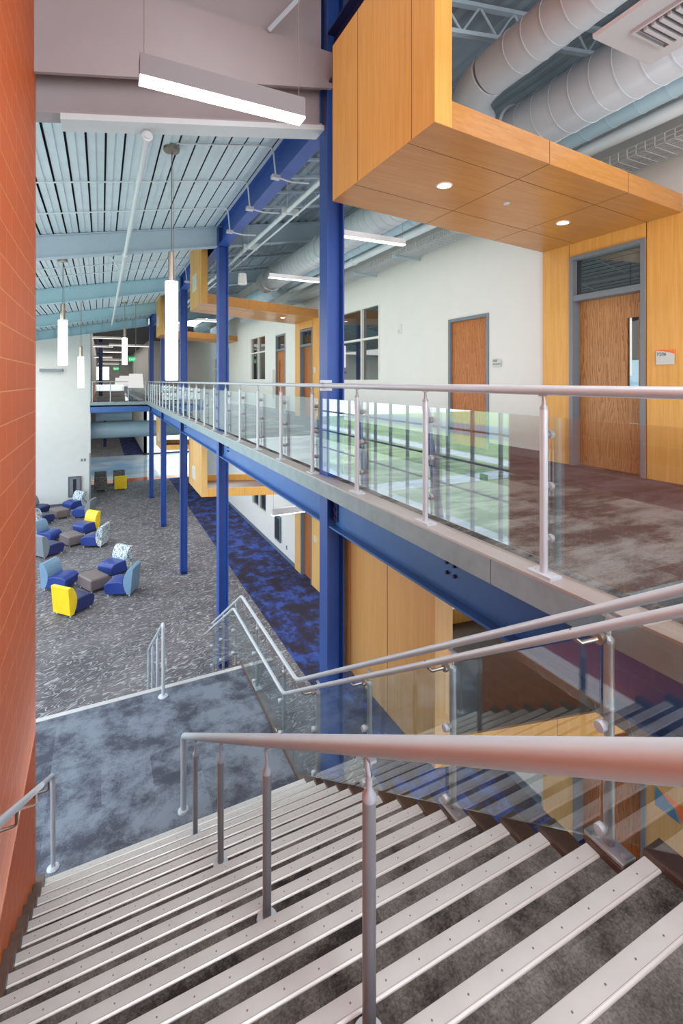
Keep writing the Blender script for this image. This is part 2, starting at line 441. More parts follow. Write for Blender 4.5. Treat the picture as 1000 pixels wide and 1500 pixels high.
# right wall, upper floor: far stretch steps forward of nothing, plain boxes between openings are cut below
def wall_with_holes(name, X, y0, y1, z0, z1, holes, thick, mat, label):
    """wall in the plane x = X, openings are (ya, yb, za, zb)"""
    ys = sorted({y0, y1} | {h[0] for h in holes} | {h[1] for h in holes})
    mb = MB()
    for a, b in zip(ys, ys[1:]):
        zs = [(z0, z1)]
        for (ha, hb, za, zb) in holes:
            if ha <= a + 1e-6 and hb >= b - 1e-6:
                nz = []
                for (p, q) in zs:
                    if za > p: nz.append((p, min(q, za)))
                    if zb < q: nz.append((max(p, zb), q))
                zs = nz
        for p, q in zs:
            if q - p > 1e-4: mb.box(X, X + thick, a, b, p, q)
    return struct(mb.build(name, mat), label)
XU, XL = 5.7, 5.9
up_holes = [(3.5, 4.52, UF, 8.02), (6.08, 7.11, UF, 7.47), (9.57, 11.75, 6.33, 8.15), (13.45, 14.45, UF, 7.97),
            (15.92, 16.94, UF, 8.0), (18.17, 20.29, 6.37, 8.16), (24.2, 25.2, UF, 8.0), (26.2, 27.6, UF, 7.6)]
wall_with_holes('wall_right', XU, -4, 28.2, UF, 11.5, up_holes, 0.3, M['white'], 'white upper corridor wall')
low_holes = [(3.62, 4.62, 0, 2.9), (13.97, 14.9, 0, 2.9), (18.72, 20.78, 1.0, 2.9)]
wall_with_holes('wall_right_lower', XL, -4, 33.0, 0, 5.0, low_holes, 0.3, M['white'], 'white ground floor corridor wall')
struct(MB().box(3.25, 3.5, 44.8, 66, 0, 5.0).box(3.25, 9, 44.8, 45.0, 0, 5.0).build('wall_lobby', M['white']), 'white walls past the lobby')
struct(MB().box(3.24, 9, 44.76, 44.8, 0, 0.14).box(3.21, 3.25, 44.76, 66, 0, 0.14).build('baseboard_lobby', M['dark']))
struct(MB().box(3.2, 3.5, 40, 62, UF, 9.4).box(3.2, 6, 39.8, 40, UF, 9.4).build('wall_far_right', M['white']), 'white wall past the bridge')
# far end wall with a bright window
fw = MB(); fw.box(-3, 6, 62, 62.3, UF, 6.4).box(-3, 6, 62, 62.3, 8.0, 9.4).box(-3, -0.95, 62, 62.3, 6.4, 8.0).box(0.85, 6, 62, 62.3, 6.4, 8.0)
struct(fw.build('wall_far_end', M['white']))
struct(MB().box(-3, 6, 66, 66.3, 0, 5).build('wall_far_end_lower', M['white']))
w4 = struct(MB().box(-0.95, 0.85, 62.0, 62.06, 6.4, 6.46).box(-0.95, 0.85, 62, 62.06, 7.94, 8.0).box(-0.95, -0.89, 62, 62.06, 6.4, 8).box(0.79, 0.85, 62, 62.06, 6.4, 8)
            .box(-0.38, -0.32, 62, 62.06, 6.4, 8).box(0.2, 0.26, 62, 62.06, 6.4, 8).box(-0.95, 0.85, 62, 62.06, 7.4, 7.46).box(-0.95, 0.85, 62, 62.06, 6.9, 6.95).build('window_4', M['frame_white']), 'bright gridded window at the end of the upper hall')
MB().box(-0.95, 0.85, 62.1, 62.12, 6.4, 8.0).build('glass_pane', M['window_glass'], w4)
# baseboards
struct(MB().box(XU-0.02, XU, 5.0, 6.08, UF, UF+0.12).box(XU-0.02, XU, 7.11, 13.0, UF, UF+0.12).box(XU-0.02, XU, 14.9, 15.92, UF, UF+0.12)
       .box(XU-0.02, XU, 16.94, 22.3, UF, UF+0.12).build('baseboard_right', M['base']), 'grey base along the upper wall')
struct(MB().box(XL-0.02, XL, 5.2, 13.4, 0, 0.13).box(XL-0.02, XL, 15.45, 33, 0, 0.13).build('baseboard_right_lower', M['base_blue']), 'blue grey base along the ground floor wall')
struct(MB().box(-7.6, -0.53, 28.37, 28.4, 0, 0.12).build('baseboard_back', M['base']))
# corner guard at the end of the white wall
struct(MB().box(-0.56, -0.49, 28.34, 28.4, 0.0, 2.6).build('trim_1', M['mull']))

# ------------------------------------------------------------------ roof deck
def deck(name, x0, x1, y0, y1, zf, per, mats, slot=0.024, rise=0.05):
    mb = MB(); n = int(round((x1 - x0) / per))
    for i in range(n):
        a = x0 + i * per; b = a + per - slot; c = a + per
        m = (a + b) / 2
        for (p, q) in ((a, m - 0.005), (m + 0.005, b)):
            mb.box(p, q, y0, y1, zf((p+q)/2) , zf((p+q)/2) + 0.02, 0)
        mb.box(m - 0.005, m + 0.005, y0, y1, zf(m) + 0.008, zf(m) + 0.03, 0)
        mb.box(b, c, y0, y1, zf(b) + rise, zf(b) + rise + 0.02, 1)
        mb.add([(b, y0, zf(b)), (b, y1, zf(b)), (b, y1, zf(b)+rise), (b, y0, zf(b)+rise)], [(0,1,2,3)], 1)
        mb.add([(c, y0, zf(c)), (c, y1, zf(c)), (c, y1, zf(c)+rise), (c, y0, zf(c)+rise)], [(0,1,2,3)], 1)
    return mb.build(name, mats)
struct(deck('ceiling', -8.3, 2.48, 5.1, 28.9, roof, 0.22, [M['deck'], M['deck_slot']]), 'pale sloping roof deck with dark slots')
def deck_corr(name, x0, x1, y0, y1, zf, per, mat):
    mb = MB(); n = int(round((x1 - x0) / per)); prof = []
    for i in range(n):
        a = x0 + i * per
        prof += [(a, zf(a)), (a + per*0.42, zf(a + per*0.42)), (a + per*0.55, zf(a) + 0.075), (a + per*0.87, zf(a) + 0.08)]
    vs = [(x, y0, z) for x, z in prof] + [(x, y1, z) for x, z in prof]; k = len(prof)
    mb.add(vs, [(i, i+1, k+i+1, k+i) for i in range(k-1)])
    return mb.build(name, mat)
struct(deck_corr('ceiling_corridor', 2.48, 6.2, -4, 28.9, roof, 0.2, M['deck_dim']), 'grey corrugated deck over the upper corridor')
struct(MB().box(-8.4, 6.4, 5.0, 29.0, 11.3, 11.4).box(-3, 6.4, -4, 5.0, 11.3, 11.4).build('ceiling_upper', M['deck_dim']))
struct(deck_corr('ceiling_stairs', -0.8, 2.5, -4, 5.1, lambda x: 10.9, 0.2, M['bulk']), 'grey deck high above the stairs')
struct(MB().box(-0.7, 6, 29.0, 62.3, 9.4, 9.5).build('ceiling_far', plain('dark grey ceiling', rgb(92, 94, 100), 0.7)), 'dark ceiling past the bridge')
struct(MB().box(2.5, 6.2, -4, 28.2, 4.96, 5.0).box(-0.53, 9, 28.3, 66, 4.9, 4.999).box(-3.2, -0.53, 28.7, 66, 4.9, 4.999).build('ceiling_lower', plain('teal deck underside', rgb(96, 138, 146), 0.6)), 'teal underside of the upper floor')
struct(MB().box(5.7, 6.0, 28.2, 39.8, UF, 9.5).build('wall_right_far', M['white']))
struct(MB().box(6.2, 6.4, -4, 29, UF, 11.4).build('wall_right_outer', M['white']))

# ------------------------------------------------------------------ curtain wall and outdoors
cw = thing('window_1', 'tall gridded window wall along the lounge', None, (-7.5, 12, 0)); cw['kind'] = 'structure'
zh = [0.0, 2.32, 3.36, 4.52, 5.5, 6.5, 7.6]
fr = MB(); ys = [-3 + 1.4 * i for i in range(23)]
for y in ys: fr.box(-7.56, -7.42, y - 0.035, y + 0.035, 0, 8.0)
for z in zh: fr.box(-7.55, -7.43, -3, 28.4, z - 0.035 if z else 0, z + 0.035 if z else 0.1, 1)
fr.build('frame', [M['mull'], M['mull_dark']], cw)
MB().box(-7.50, -7.49, -3, 28.4, 0.1, 8.0).build('glass_pane', M['window_glass'], cw)
struct(MB().box(-90, -7.6, -60, 80, -0.3, -0.06).build('ground_outside', M['grass']), 'pale grass outside the lounge')
struct(MB().box(-10.2, -7.6, -60, 80, -0.06, -0.03).box(-24.5, -22.5, -60, 80, -0.06, -0.03).box(-22.5, -10.2, 24, 26, -0.06, -0.03).build('path_outside', M['concrete']))
struct(MB().box(-44, -34, -60, 80, -0.06, -0.02).build('road_outside', M['asphalt']))
for i, y in enumerate((9.0, 14.6, 20.4)):
    o = MB().hexa([(-7.0,y,0),(-6.78,y,0),(-6.78,y+.22,0),(-7.0,y+.22,0)], [(-7.0,y+1.6,7.6),(-6.78,y+1.6,7.6),(-6.78,y+1.82,7.6),(-7.0,y+1.82,7.6)]).build('raking_column', M['blue'])
    tag(o, 'slanting blue steel post inside the window wall, %s' % ('nearest the stairs', 'middle of three', 'farthest from the stairs')[i], 'column', 'slanting posts at the window wall')
o = thing('exit_sign', 'green exit sign above the lounge outside doors', 'sign', (-7.2, 12.9, 3.0))
MB().box(-7.22, -7.18, 12.72, 13.08, 2.9, 3.12).build('sign_face', M['green_sign'], o)
text('EXIT', 0.15, M['white_ink'], o, (-7.175, 12.76, 2.95), (math.pi/2, 0, math.pi/2))

# ================================================================== STAIRCASE
XS0, XS1 = -0.462, 2.08
def yf(n): return 5.455 - T * n
st = thing('staircase', 'wide charcoal carpeted staircase with metal nosings running down to a landing', 'stairs', (0.8, 5.2, LZ))
poly = []
for n in range(1, 21):
    poly += [(yf(n), LZ + R_*(n-1)), (yf(n), LZ + R_*n)]
poly += [(yf(21)+T*0.02, UF), (yf(21)+T*0.02, UF - 0.35), (yf(1), LZ - 0.25), (yf(1)+0.001, LZ)]
MB().prism(poly, 'x', XS0, XS1).build('flight', M['c_stair'], st)
MB().box(-1.3, 2.14, yf(1)+0.002, 7.98, LZ-0.3, LZ).build('landing', M['c_land'], st)
poly = [(7.98, LZ)]
for n in range(1, 10):
    poly += [(7.98 + T*(n-1), LZ - R_*n), (7.98 + T*n, LZ - R_*n)]
poly = poly[:-1] + [(7.98, 0.0)]
MB().prism(poly, 'x', -1.3, XS1).build('lower_flight', M['c_stair'], st)
MB().box(-1.3, 2.06, yf(1)+0.3, 7.97, 0, LZ-0.3).build('landing_base', M['white'], st)
def nosing(y, z, x0, x1, name='nosing'):
    mb = MB()
    mb.prism([(y+0.004, z-0.035), (y+0.008, z+0.002), (y+0.002, z+0.007), (y-0.058, z+0.007), (y-0.058, z), (y-0.001, z), (y-0.001, z-0.035)], 'x', x0, x1, 0)
    mb.prism([(y-0.058, z+0.0075), (y-0.058, z), (y-0.067, z), (y-0.065, z+0.004)], 'x', x0, x1, 1)
    mb.box(x0, x1, y-0.0545, y-0.0537, z+0.007, z+0.0074, 2)
    x = x0 + 0.07
    while x < x1 - 0.03:
        mb.lathe([(0.0038, z+0.0068), (0.0038, z+0.0078), (0.002, z+0.008), (0.0001, z+0.0074)], (x, y - 0.029, 0), 8, 2)
        x += 0.148
    return mb.build(name, [M['nosing'], M['nosing_edge'], M['screw']], st)
for n in range(1, 21): nosing(yf(n), LZ + R_*n, XS0, XS1)
for n in range(0, 9):
    z = LZ - R_*n; y = 7.98 + T*n
    MB().box(-1.3, XS1 + (0.18 if n == 0 else 0), y-0.075, y+0.006, z, z+0.007).build('nosing', M['nosing'], st)
# stepped stringer caps on both sides
def stringer(x0, x1, lift, name):
    mb = MB(); poly = []
    sh = 0.012
    for n in range(0, 21):
        if n == 0: poly += [(yf(1) + T*0.55, LZ + lift)]
        else: poly += [(yf(n) + sh, LZ + R_*(n-1) + lift), (yf(n) + sh, LZ + R_*n + lift)]
    poly += [(yf(21), UF + lift), (yf(21), UF - 0.42), (yf(1) + 0.3, LZ - 0.30)]
    return MB().prism(poly, 'x', x0, x1).build(name, M['stringer'], st)
stringer(XS1 + 0.001, 2.195, 0.03, 'stringer')
stringer(-0.529, XS0 - 0.001, 0.055, 'stringer')
MB().box(XS1 + 0.002, 2.195, yf(1) + 0.16, 7.98, LZ-0.3, LZ + 0.05).build('landing_curb', M['stringer'], st)
mb = MB(); mb.hexa([(XS1+0.002,7.98,LZ-0.3),(2.16,7.98,LZ-0.3),(2.16,10.4,0.0),(XS1+0.002,10.4,0.0)], [(XS1+0.002,7.98,LZ+.05),(2.16,7.98,LZ+.05),(2.16,10.4,0.2),(XS1+0.002,10.4,0.2)])
mb.build('lower_stringer', M['stringer'], st)

# ------------------------------------------------------------------ railings
def elbow(p0, p1, p2, r, k=6):
    p0, p1, p2 = Vector(p0), Vector(p1), Vector(p2)
    a = p1 + (p0 - p1).normalized() * r; b = p1 + (p2 - p1).normalized() * r
    return [a * (1-t)**2 + p1 * 2*t*(1-t) + b * t*t for t in [i / k for i in range(k+1)]]
def rail_path(pts, r):
    out = [Vector(pts[0])]
    for i in range(1, len(pts)-1): out += elbow(pts[i-1], pts[i], pts[i+1], r)
    return out + [Vector(pts[-1])]

# centre handrail of the upper flight
XM = 0.81
def zm(y): return 4.393 - 0.6475 * (y - 2.56)
hr = thing('stair_handrail', 'thick satin metal handrail on posts down the middle of the upper stairs', 'handrail', (XM, 2.5, 3.4))
MB().tube(rail_path([(XM, -0.5, zm(-0.5)), (XM, 5.56, zm(5.56)), (XM, 5.565, LZ + 0.02)], 0.07), 0.0315, 20).build('rail', M['alum'], hr)
MB().lathe([(0.0001, 0.03), (0.05, 0.028), (0.062, 0.012), (0.062, 0.0)], (XM, 5.565, LZ), 20).build('base_flange', M['alum'], hr)
for y, n in ((1.43, 14), (2.56, 10), (3.71, 6), (4.82, 2), (0.3, 18)):
    z0 = LZ + R_*n; z1 = zm(y)
    p = MB().tube([(XM, y, z0), (XM, y, z1 - 0.165)], 0.0235, 18).build('post', M['alum_post'], hr)
    MB().lathe([(0.0245, -0.18), (0.0245, -0.165), (0.011, -0.145), (0.011, -0.10)], (XM, y, z1), 16).tube([(XM, y, z1-0.11), (XM, y+0.02, z1-0.06), (XM, y+0.015, z1-0.03)], 0.008, 10).box(XM-0.012, XM+0.012, y-0.03, y+0.05, z1-0.04, z1-0.03).build('bracket', M['alum'], p)
    MB().lathe([(0.0001, 0.014), (0.05, 0.013), (0.056, 0.006), (0.056, 0.0)], (XM, y, z0), 20).build('base_flange', M['alum'], p)

# centre handrail of the lower flight
lr = thing('stair_handrail', 'small metal handrail with four uprights down the middle of the lower steps', 'handrail', (0.84, 7.7, LZ))
MB().tube(rail_path([(0.83, 7.72, LZ + 0.01), (0.83, 7.72, 2.72), (0.83, 10.2, 1.10), (0.83, 10.2, 0.02)], 0.09), 0.024, 14).build('rail', M['alum'], lr)
MB().lathe([(0.0001, 0.03), (0.05, 0.028), (0.07, 0.012), (0.07, 0.0)], (0.83, 7.72, LZ), 20).build('base_flange', M['alum'], lr)
for y in (8.55, 9.4):
    n = int((y - 7.98)/T) + 1; z1 = 2.72 - (y - 7.72)*0.653
    p = MB().tube([(0.83, y, LZ - n*R_), (0.83, y, z1-0.09)], 0.022, 14).build('post', M['alum'], lr)
    MB().tube([(0.83, y, z1-0.1), (0.83, y, z1)], 0.009, 10).build('bracket', M['alum'], p)

# wall handrail on the orange wall
wr = thing('bracketed_handrail', 'grey metal handrail bracketed to the orange block wall', 'handrail', (-0.42, 5.5, LZ))
def zw(y): return 2.55 - 0.648 * (y - 5.44)
MB().tube(rail_path([(-0.42, 0.4, zw(0.4)), (-0.42, 5.44, zw(5.44)), (-0.42, 5.47, LZ+0.02)], 0.07), 0.021, 16).build('rail', M['alum'], wr)
MB().lathe([(0.0001, 0.03), (0.04, 0.028), (0.055, 0.012), (0.055, 0.0)], (-0.42, 5.47, LZ), 20).build('base_flange', M['alum'], wr)
for y in (2.0, 3.2, 4.1, 5.02):
    z = zw(y)
    MB().tube(rail_path([(-0.53, y, z-0.10), (-0.42, y, z-0.10), (-0.42, y, z-0.01)], 0.02), 0.008, 10).lathe([(0.0001, 0.012), (0.03, 0.01), (0.03, 0)], (-0.53, y, z-0.10), 14, 0, 'x').build('bracket', M['nickel'], wr)

# glass guard on the right of the stairs
GX, GP = 2.085, 2.135
def zg(y): return LZ + R_*(5.455 - y)/T + 1.09   # top rail over the pitch line
gd = thing('glass_guardrail', 'glass guardrail with twin metal rails along the open right side of the stairs', 'railing', (2.12, 5.5, LZ))
yc, yl = 5.56, 8.16
zt = 2.70
def zlow(y): return zt - 0.64*(y - yl)
MB().tube(rail_path([(GP, -0.3, zg(-0.3)), (GP, yc, zt), (GP, yl, zt), (GP, 10.58, zlow(10.58))], 0.12), 0.0235, 18).build('top_rail', M['alum'], gd)
XB = 1.965
zb = 2.585
def zbu(y): return zb + 0.648*(5.56 - y)
MB().tube(rail_path([(XB, -0.3, zbu(-0.3)), (XB, 5.56, zb), (XB, 8.02, zb), (XB, 10.5, zb - 0.64*(10.5-8.02))], 0.1), 0.0215, 18).build('hand_rail', M['alum'], gd)
def post_at(y, z0, ztop, zr, steps):
    p = MB().tube([(GP, y, z0), (GP, y, ztop - 0.13)], 0.0235, 16).build('post', M['alum_post'], gd)
    MB().lathe([(0.0245, -0.145), (0.0245, -0.13), (0.010, -0.115), (0.010, -0.09)], (GP, y, ztop), 14).tube([(GP, y, ztop-0.1), (GP, y+0.012, ztop-0.06), (GP, y, ztop-0.02)], 0.009, 10).box(GP-0.012, GP+0.012, y-0.03, y+0.03, ztop-0.03, ztop-0.02).build('neck', M['alum'], p)
    mb = MB(); mb.box(GP-0.045, GP+0.045, y-0.10, y+0.10, z0, z0+0.02)
    for s in (-1, 1): mb.lathe([(0.0001, 0.03), (0.014, 0.028), (0.016, 0.02)], (GP, y+s*0.075, z0), 10)
    mb.build('base_plate', M['alum'], p, bevel=0.004)
    for zc in steps:
        MB().lathe([(0.0001, -0.028), (0.024, -0.026), (0.027, -0.018), (0.027, 0.004), (0.018, 0.008), (0.012, 0.03)], (GX, y, zc), 16, 0, 'x').build('glass_clamp', M['alum'], p)
    MB().tube([(GX-0.01, y, zr-0.06), (XB+0.02, y+0.03, zr-0.075), (XB, y+0.05, zr-0.06), (XB, y+0.035, zr-0.015)], 0.010, 10).lathe([(0.0001, -0.02), (0.026, -0.018), (0.028, 0.0), (0.02, 0.02)], (GX-0.01, y, zr-0.06), 14, 0, 'x').box(XB-0.014, XB+0.014, y+0.0, y+0.07, zr-0.025, zr-0.018).build('rail_bracket', M['nickel'], p)
sy = [0.33, 1.49, 2.62, 3.76, 4.90]
for y in sy:
    n = math.floor((5.455 - y)/T); z0 = LZ + R_*n + 0.03
    pz = LZ + R_*(5.455 - y)/T
    post_at(y, z0, zg(y), zbu(y), (pz + 0.09, pz + 0.57))
lyp = [6.02, 7.24]
for y in lyp: post_at(y, LZ + 0.05, zt, zb, (LZ + 0.16, LZ + 0.58))
lyd = [8.56, 9.55, 10.42]
for y in lyd:
    z0 = max(0, LZ - R_*(math.floor((y - 7.98)/T)+1)) + 0.05
    post_at(y, z0, zlow(y), zb - 0.64*(y - 8.02), (zlow(y) - 0.9, zlow(y) - 0.5))
def pane(y0, y1, b0, b1, t0, t1):
    MB().hexa([(GX-0.006,y0,b0),(GX+0.006,y0,b0),(GX+0.006,y1,b1),(GX-0.006,y1,b1)], [(GX-0.006,y0,t0),(GX+0.006,y0,t0),(GX+0.006,y1,t1),(GX-0.006,y1,t1)]).build('glass_panel', M['glass'], gd)
def pit(y): return LZ + R_*(5.455 - y)/T
seq = [-0.3] + sy + [5.52]
for a, b in zip(seq, seq[1:]):
    a += 0.008; b -= 0.008
    pane(a, b, pit(a)+0.045, pit(b)+0.045, zg(a)-0.10, zg(b)-0.10)
for a, b in ((5.54, 6.01), (6.03, 7.23), (7.25, 8.14)): pane(a, b, LZ+0.09, LZ+0.09, zt-0.13, zt-0.13)
for a, b in ((8.17, 8.55), (8.57, 9.54), (9.56, 10.41)): pane(a, b, zlow(a)-0.98, zlow(b)-0.98, zlow(a)-0.13, zlow(b)-0.13)

# ------------------------------------------------------------------ balcony rail
BX = 2.267
CT = UF + 0.028
br = thing('balcony_railing', 'long glass and metal railing along the upper corridor edge', 'railing', (BX, 14, UF))
RZ = 6.303
MB().tube([(BX, -2.5, RZ), (BX, 5.05, RZ)], 0.0285, 18).tube([(BX, 5.05, RZ), (BX, 28.1, RZ)], 0.024, 16).build('top_rail', M['alum'], br)
MB().box(BX-0.03, BX+0.09, 5.02, 5.09, RZ-0.06, RZ-0.03).box(BX-0.03, BX+0.09, 5.02, 5.09, RZ+0.03, RZ+0.06).lathe([(0.033, -0.03), (0.033, 0.03)], (BX, 5.05, RZ), 16, 0, 'y').build('rail_splice', M['alum'], br)
pr = MB().tube([(0,0,0.0), (0,0,0.955)], 0.0225, 16).build('post', M['alum'], br, loc=(0,0,0))
nk = MB().lathe([(0.0235, 0.945), (0.0235, 0.955), (0.012, 0.975), (0.012, 1.0)], (0,0,0), 14).tube([(0,0,0.99), (0,0.004,1.03)], 0.010, 10).box(-0.011, 0.011, -0.03, 0.03, 1.02, 1.03).build('neck', M['alum_post'], pr, loc=(0,0,0))
mb = MB().box(-0.045, 0.045, -0.085, 0.085, 0, 0.016)
for s in (-1, 1): mb.lathe([(0.0001, 0.022), (0.01, 0.02), (0.011, 0.016)], (0, s*0.065, 0), 8)
mb.build('base_plate', M['alum'], pr, loc=(0,0,0))
for zc in (0.2, 0.5, 0.8):
    MB().lathe([(0.012, -0.02), (0.012, 0.012), (0.025, 0.016), (0.025, 0.042), (0.018, 0.05), (0.0001, 0.052)], (0.02, 0, zc), 14, 0, 'x').build('glass_clamp', M['alum_post'], pr, loc=(0,0,0))
pys = [1.98 + 1.133 * k for k in range(-3, 24)]
pys = [y for y in pys if y < 28.1]
first = True
for y in pys:
    o = pr if first else dup(pr, br)
    o.location = Vector((BX, y, CT)) - ORG[br.name]; first = False
gp = None
for a, b in zip(pys, pys[1:]):
    o = MB().box(BX+0.055, BX+0.067, a+0.012, b-0.012, CT+0.06, CT+0.90).build('glass_panel', M['glass'], br)
# bridge railing
bg = thing('bridge_railing', 'short metal railing across the far bridge', 'railing', (0.8, 28.1, UF))
MB().tube([(-0.5, 28.15, RZ), (2.25, 28.15, RZ)], 0.024, 12).build('top_rail', M['alum'], bg)
for x in (-0.42, 0.42, 1.28, 2.15):
    MB().tube([(x, 28.15, UF+0.03), (x, 28.15, RZ)], 0.024, 12).build('post', M['alum'], bg)
MB().box(-0.4, 2.13, 28.19, 28.2, UF+0.08, UF+0.93).build('glass_panel', M['glass'], bg)

# ------------------------------------------------------------------ edge plate + floor edge beams
o = MB().box(2.2, 2.215, -4, 2.33, 5.075, 5.23).box(2.2, 2.215, 2.337, 28.1, 5.075, 5.23).build('edge_plate', M['fascia'])
tag(o, 'weathered grey steel edge plate under the balcony railing', 'edge plate')
o = MB().box(2.2, 2.37, -4, 28.1, 5.231, 5.248).build('curb_plate', M['curb'])
tag(o, 'flat pale metal curb carrying the balcony posts', 'curb')
cl = ['nearest the stairs', 'second from the stairs, foot beyond the lower steps', 'third from the stairs', 'fourth from the stairs', 'farthest, where the bridge meets the balcony']
bay = ['over the stairs beside the glass guard', 'between the first two columns', 'between the second and third columns', 'between the third and fourth columns', 'between the last two columns']
for i, y in enumerate(CY):
    z1 = roof(XC) + (1.5 if i == 0 else -0.02)
    c = thing('steel_column', 'tall blue steel column, %s' % cl[i], 'column', (XC, y, 0), 'row of blue steel columns')
    MB().ibeam('z', 0, z1, XC, y, 0.22, 0.22, 0.02, 0.016).build('shaft', [M['blue']], c)
    MB().box(XC-0.1, XC+0.1, y-0.2, y+0.2, 0, 0.02).build('base_plate', M['navy'], c)
    p = MB().box(XC-0.03, XC-0.012, y-0.21, y-0.12, 4.74, 5.02)
    for k in range(3): p.lathe([(0.0001,-0.022),(0.016,-0.02),(0.018,0)], (XC-0.03, y-0.165, 4.79+0.09*k), 8, 0, 'x')
    p.build('splice_plate', M['navy'], c)
for i in range(5):
    y0 = CY[i-1] + 0.125 if i else -4.0; y1 = CY[i] - 0.125
    b = thing('floor_beam', 'blue steel floor beam %s' % bay[i], 'beam', (XC, (y0+y1)/2, 4.9), 'blue beams under the balcony edge')
    MB().ibeam('y', y0, y1, XC, 4.88, 0.42, 0.19, 0.02, 0.03).build('girder', M['blue_beam'], b)
    for yy in ([2.95] if i == 0 else [y1 - 0.55]):
        for dy in (0, 0.09):
            for dz in (0, 0.08):
                MB().lathe([(0.0001,-0.022),(0.015,-0.02),(0.016,0)], (XC-0.016, yy+dy, 4.86+dz), 8, 0, 'x').build('bolt', M['navy'], b)
b = MB().box(-0.53, 2.3, 28.2, 28.22, 4.72, 5.08).box(-0.53, 2.3, 28.14, 28.34, 4.7, 4.72).build('bridge_beam', M['blue_beam'])
tag(b, 'blue beam across the front of the far bridge', 'beam')
b = MB().box(-0.53, 2.36, 28.1, 28.2, 5.08, 5.248).build('bridge_edge_plate', M['fascia'])
tag(b, 'grey edge plate on the far bridge', 'edge plate')

# ------------------------------------------------------------------ roof steel
def slope_beam(y, x0, x1, name, mat, depth=0.45, top=None, stiff=False):
    mb = MB()
    zt = lambda x: roof(x) - 0.01
    for (ya, yb, d0, d1) in ((y-0.1, y+0.1, 0, 0.02), (y-0.1, y+0.1, depth-0.02, depth), (y-0.01, y+0.01, 0.02, depth-0.02)):
        mb.hexa([(x0,ya,zt(x0)-d1),(x1,ya,zt(x1)-d1),(x1,yb,zt(x1)-d1),(x0,yb,zt(x0)-d1)], [(x0,ya,zt(x0)-d0),(x1,ya,zt(x1)-d0),(x1,yb,zt(x1)-d0),(x0,yb,zt(x0)-d0)])
    if stiff:
        x = x0 + 0.4
        while x < x1:
            mb.hexa([(x,y-0.1,zt(x)-depth),(x+.02,y-0.1,zt(x)-depth),(x+.02,y,zt(x)-depth),(x,y,zt(x)-depth)], [(x,y-0.1,zt(x)),(x+.02,y-0.1,zt(x)),(x+.02,y,zt(x)),(x,y,zt(x))]); x += 0.72
    return mb.build(name, mat)
rb = ['over the stairs', 'at the second column', 'at the third column', 'at the fourth column', 'at the white end wall']
for i, y in enumerate(CY):
    o = slope_beam(y if i else 5.28, -7.6, 2.31, 'roof_beam', M['bulk'] if i == 0 else (M['roof_steel'] if i < 2 else M['roof_steel_far']), stiff=(i == 4))
    tag(o, 'sloping painted roof beam above the lounge %s' % rb[i], 'beam', 'roof beams over the lounge')
    if i:
        o = slope_beam(y, 2.59, 6.1, 'corridor_roof_beam', M['roof_steel'])
        tag(o, 'sloping roof beam above the upper corridor %s' % rb[i], 'beam', 'roof beams over the corridor')
for i in range(4):
    y0, y1 = CY[i] + 0.125, CY[i+1] - 0.125
    zt = roof(2.4)
    b = thing('eave_beam', 'blue roof beam joining the column tops, %s' % bay[i+1], 'beam', (2.42, (y0+y1)/2, 9.5), 'blue beams along the column tops')
    MB().ibeam('y', y0, y1, 2.42, zt - 0.235, 0.45, 0.2, 0.02, 0.02).build('girder', M['blue'], b)
b = MB().ibeam('y', -4, 5.07, 2.42, 10.05, 0.6, 0.2, 0.02, 0.02).build('eave_beam', M['navy'])
tag(b, 'dark navy roof beam above the first wood portal', 'beam')
# bulkhead over the stairs (level top, sloping bottom)
zb_ = lambda x: E + 2.83 + 0.215 * x
o = MB().hexa([(-0.53,5.02,zb_(-.53)),(2.36,5.02,zb_(2.36)),(2.36,5.06,zb_(2.36)),(-0.53,5.06,zb_(-.53))], [(-0.53,5.02,10.1),(2.36,5.02,10.1),(2.36,5.06,10.1),(-0.53,5.06,10.1)]).build('bulkhead', M['bulk'])
tag(o, 'large grey bulkhead panel hung above the stairs', 'panel')
o = MB().hexa([(-0.53,5.2,10.1),(2.3,5.2,10.1),(2.3,5.3,10.1),(-0.53,5.3,10.1)], [(-0.53,5.2,10.9),(2.3,5.2,10.9),(2.3,5.3,10.9),(-0.53,5.3,10.9)]).build('clerestory_panel', M['bulk'])
tag(o, 'grey closing panel above the bulkhead', 'panel')
o = MB().tube([(1.6, 5.0, 10.1), (2.35, 4.2, 10.85)], 0.03, 4).build('roof_brace', M['roof_steel'])
tag(o, 'thin angled roof brace above the grey bulkhead', 'brace')
# white lit flange strip below the near roof beam
o = MB().hexa([(-0.34,5.17,roof(-.34)-.52),(2.33,5.17,roof(2.33)-.52),(2.33,5.42,roof(2.33)-.52),(-0.34,5.42,roof(-.34)-.52)], [(-0.34,5.17,roof(-.34)-.462),(2.33,5.17,roof(2.33)-.462),(2.33,5.42,roof(2.33)-.462),(-0.34,5.42,roof(-.34)-.462)]).build('beam_flange', M['pipe'])
tag(o, 'pale bottom plate below the roof beam over the stairs', 'plate')

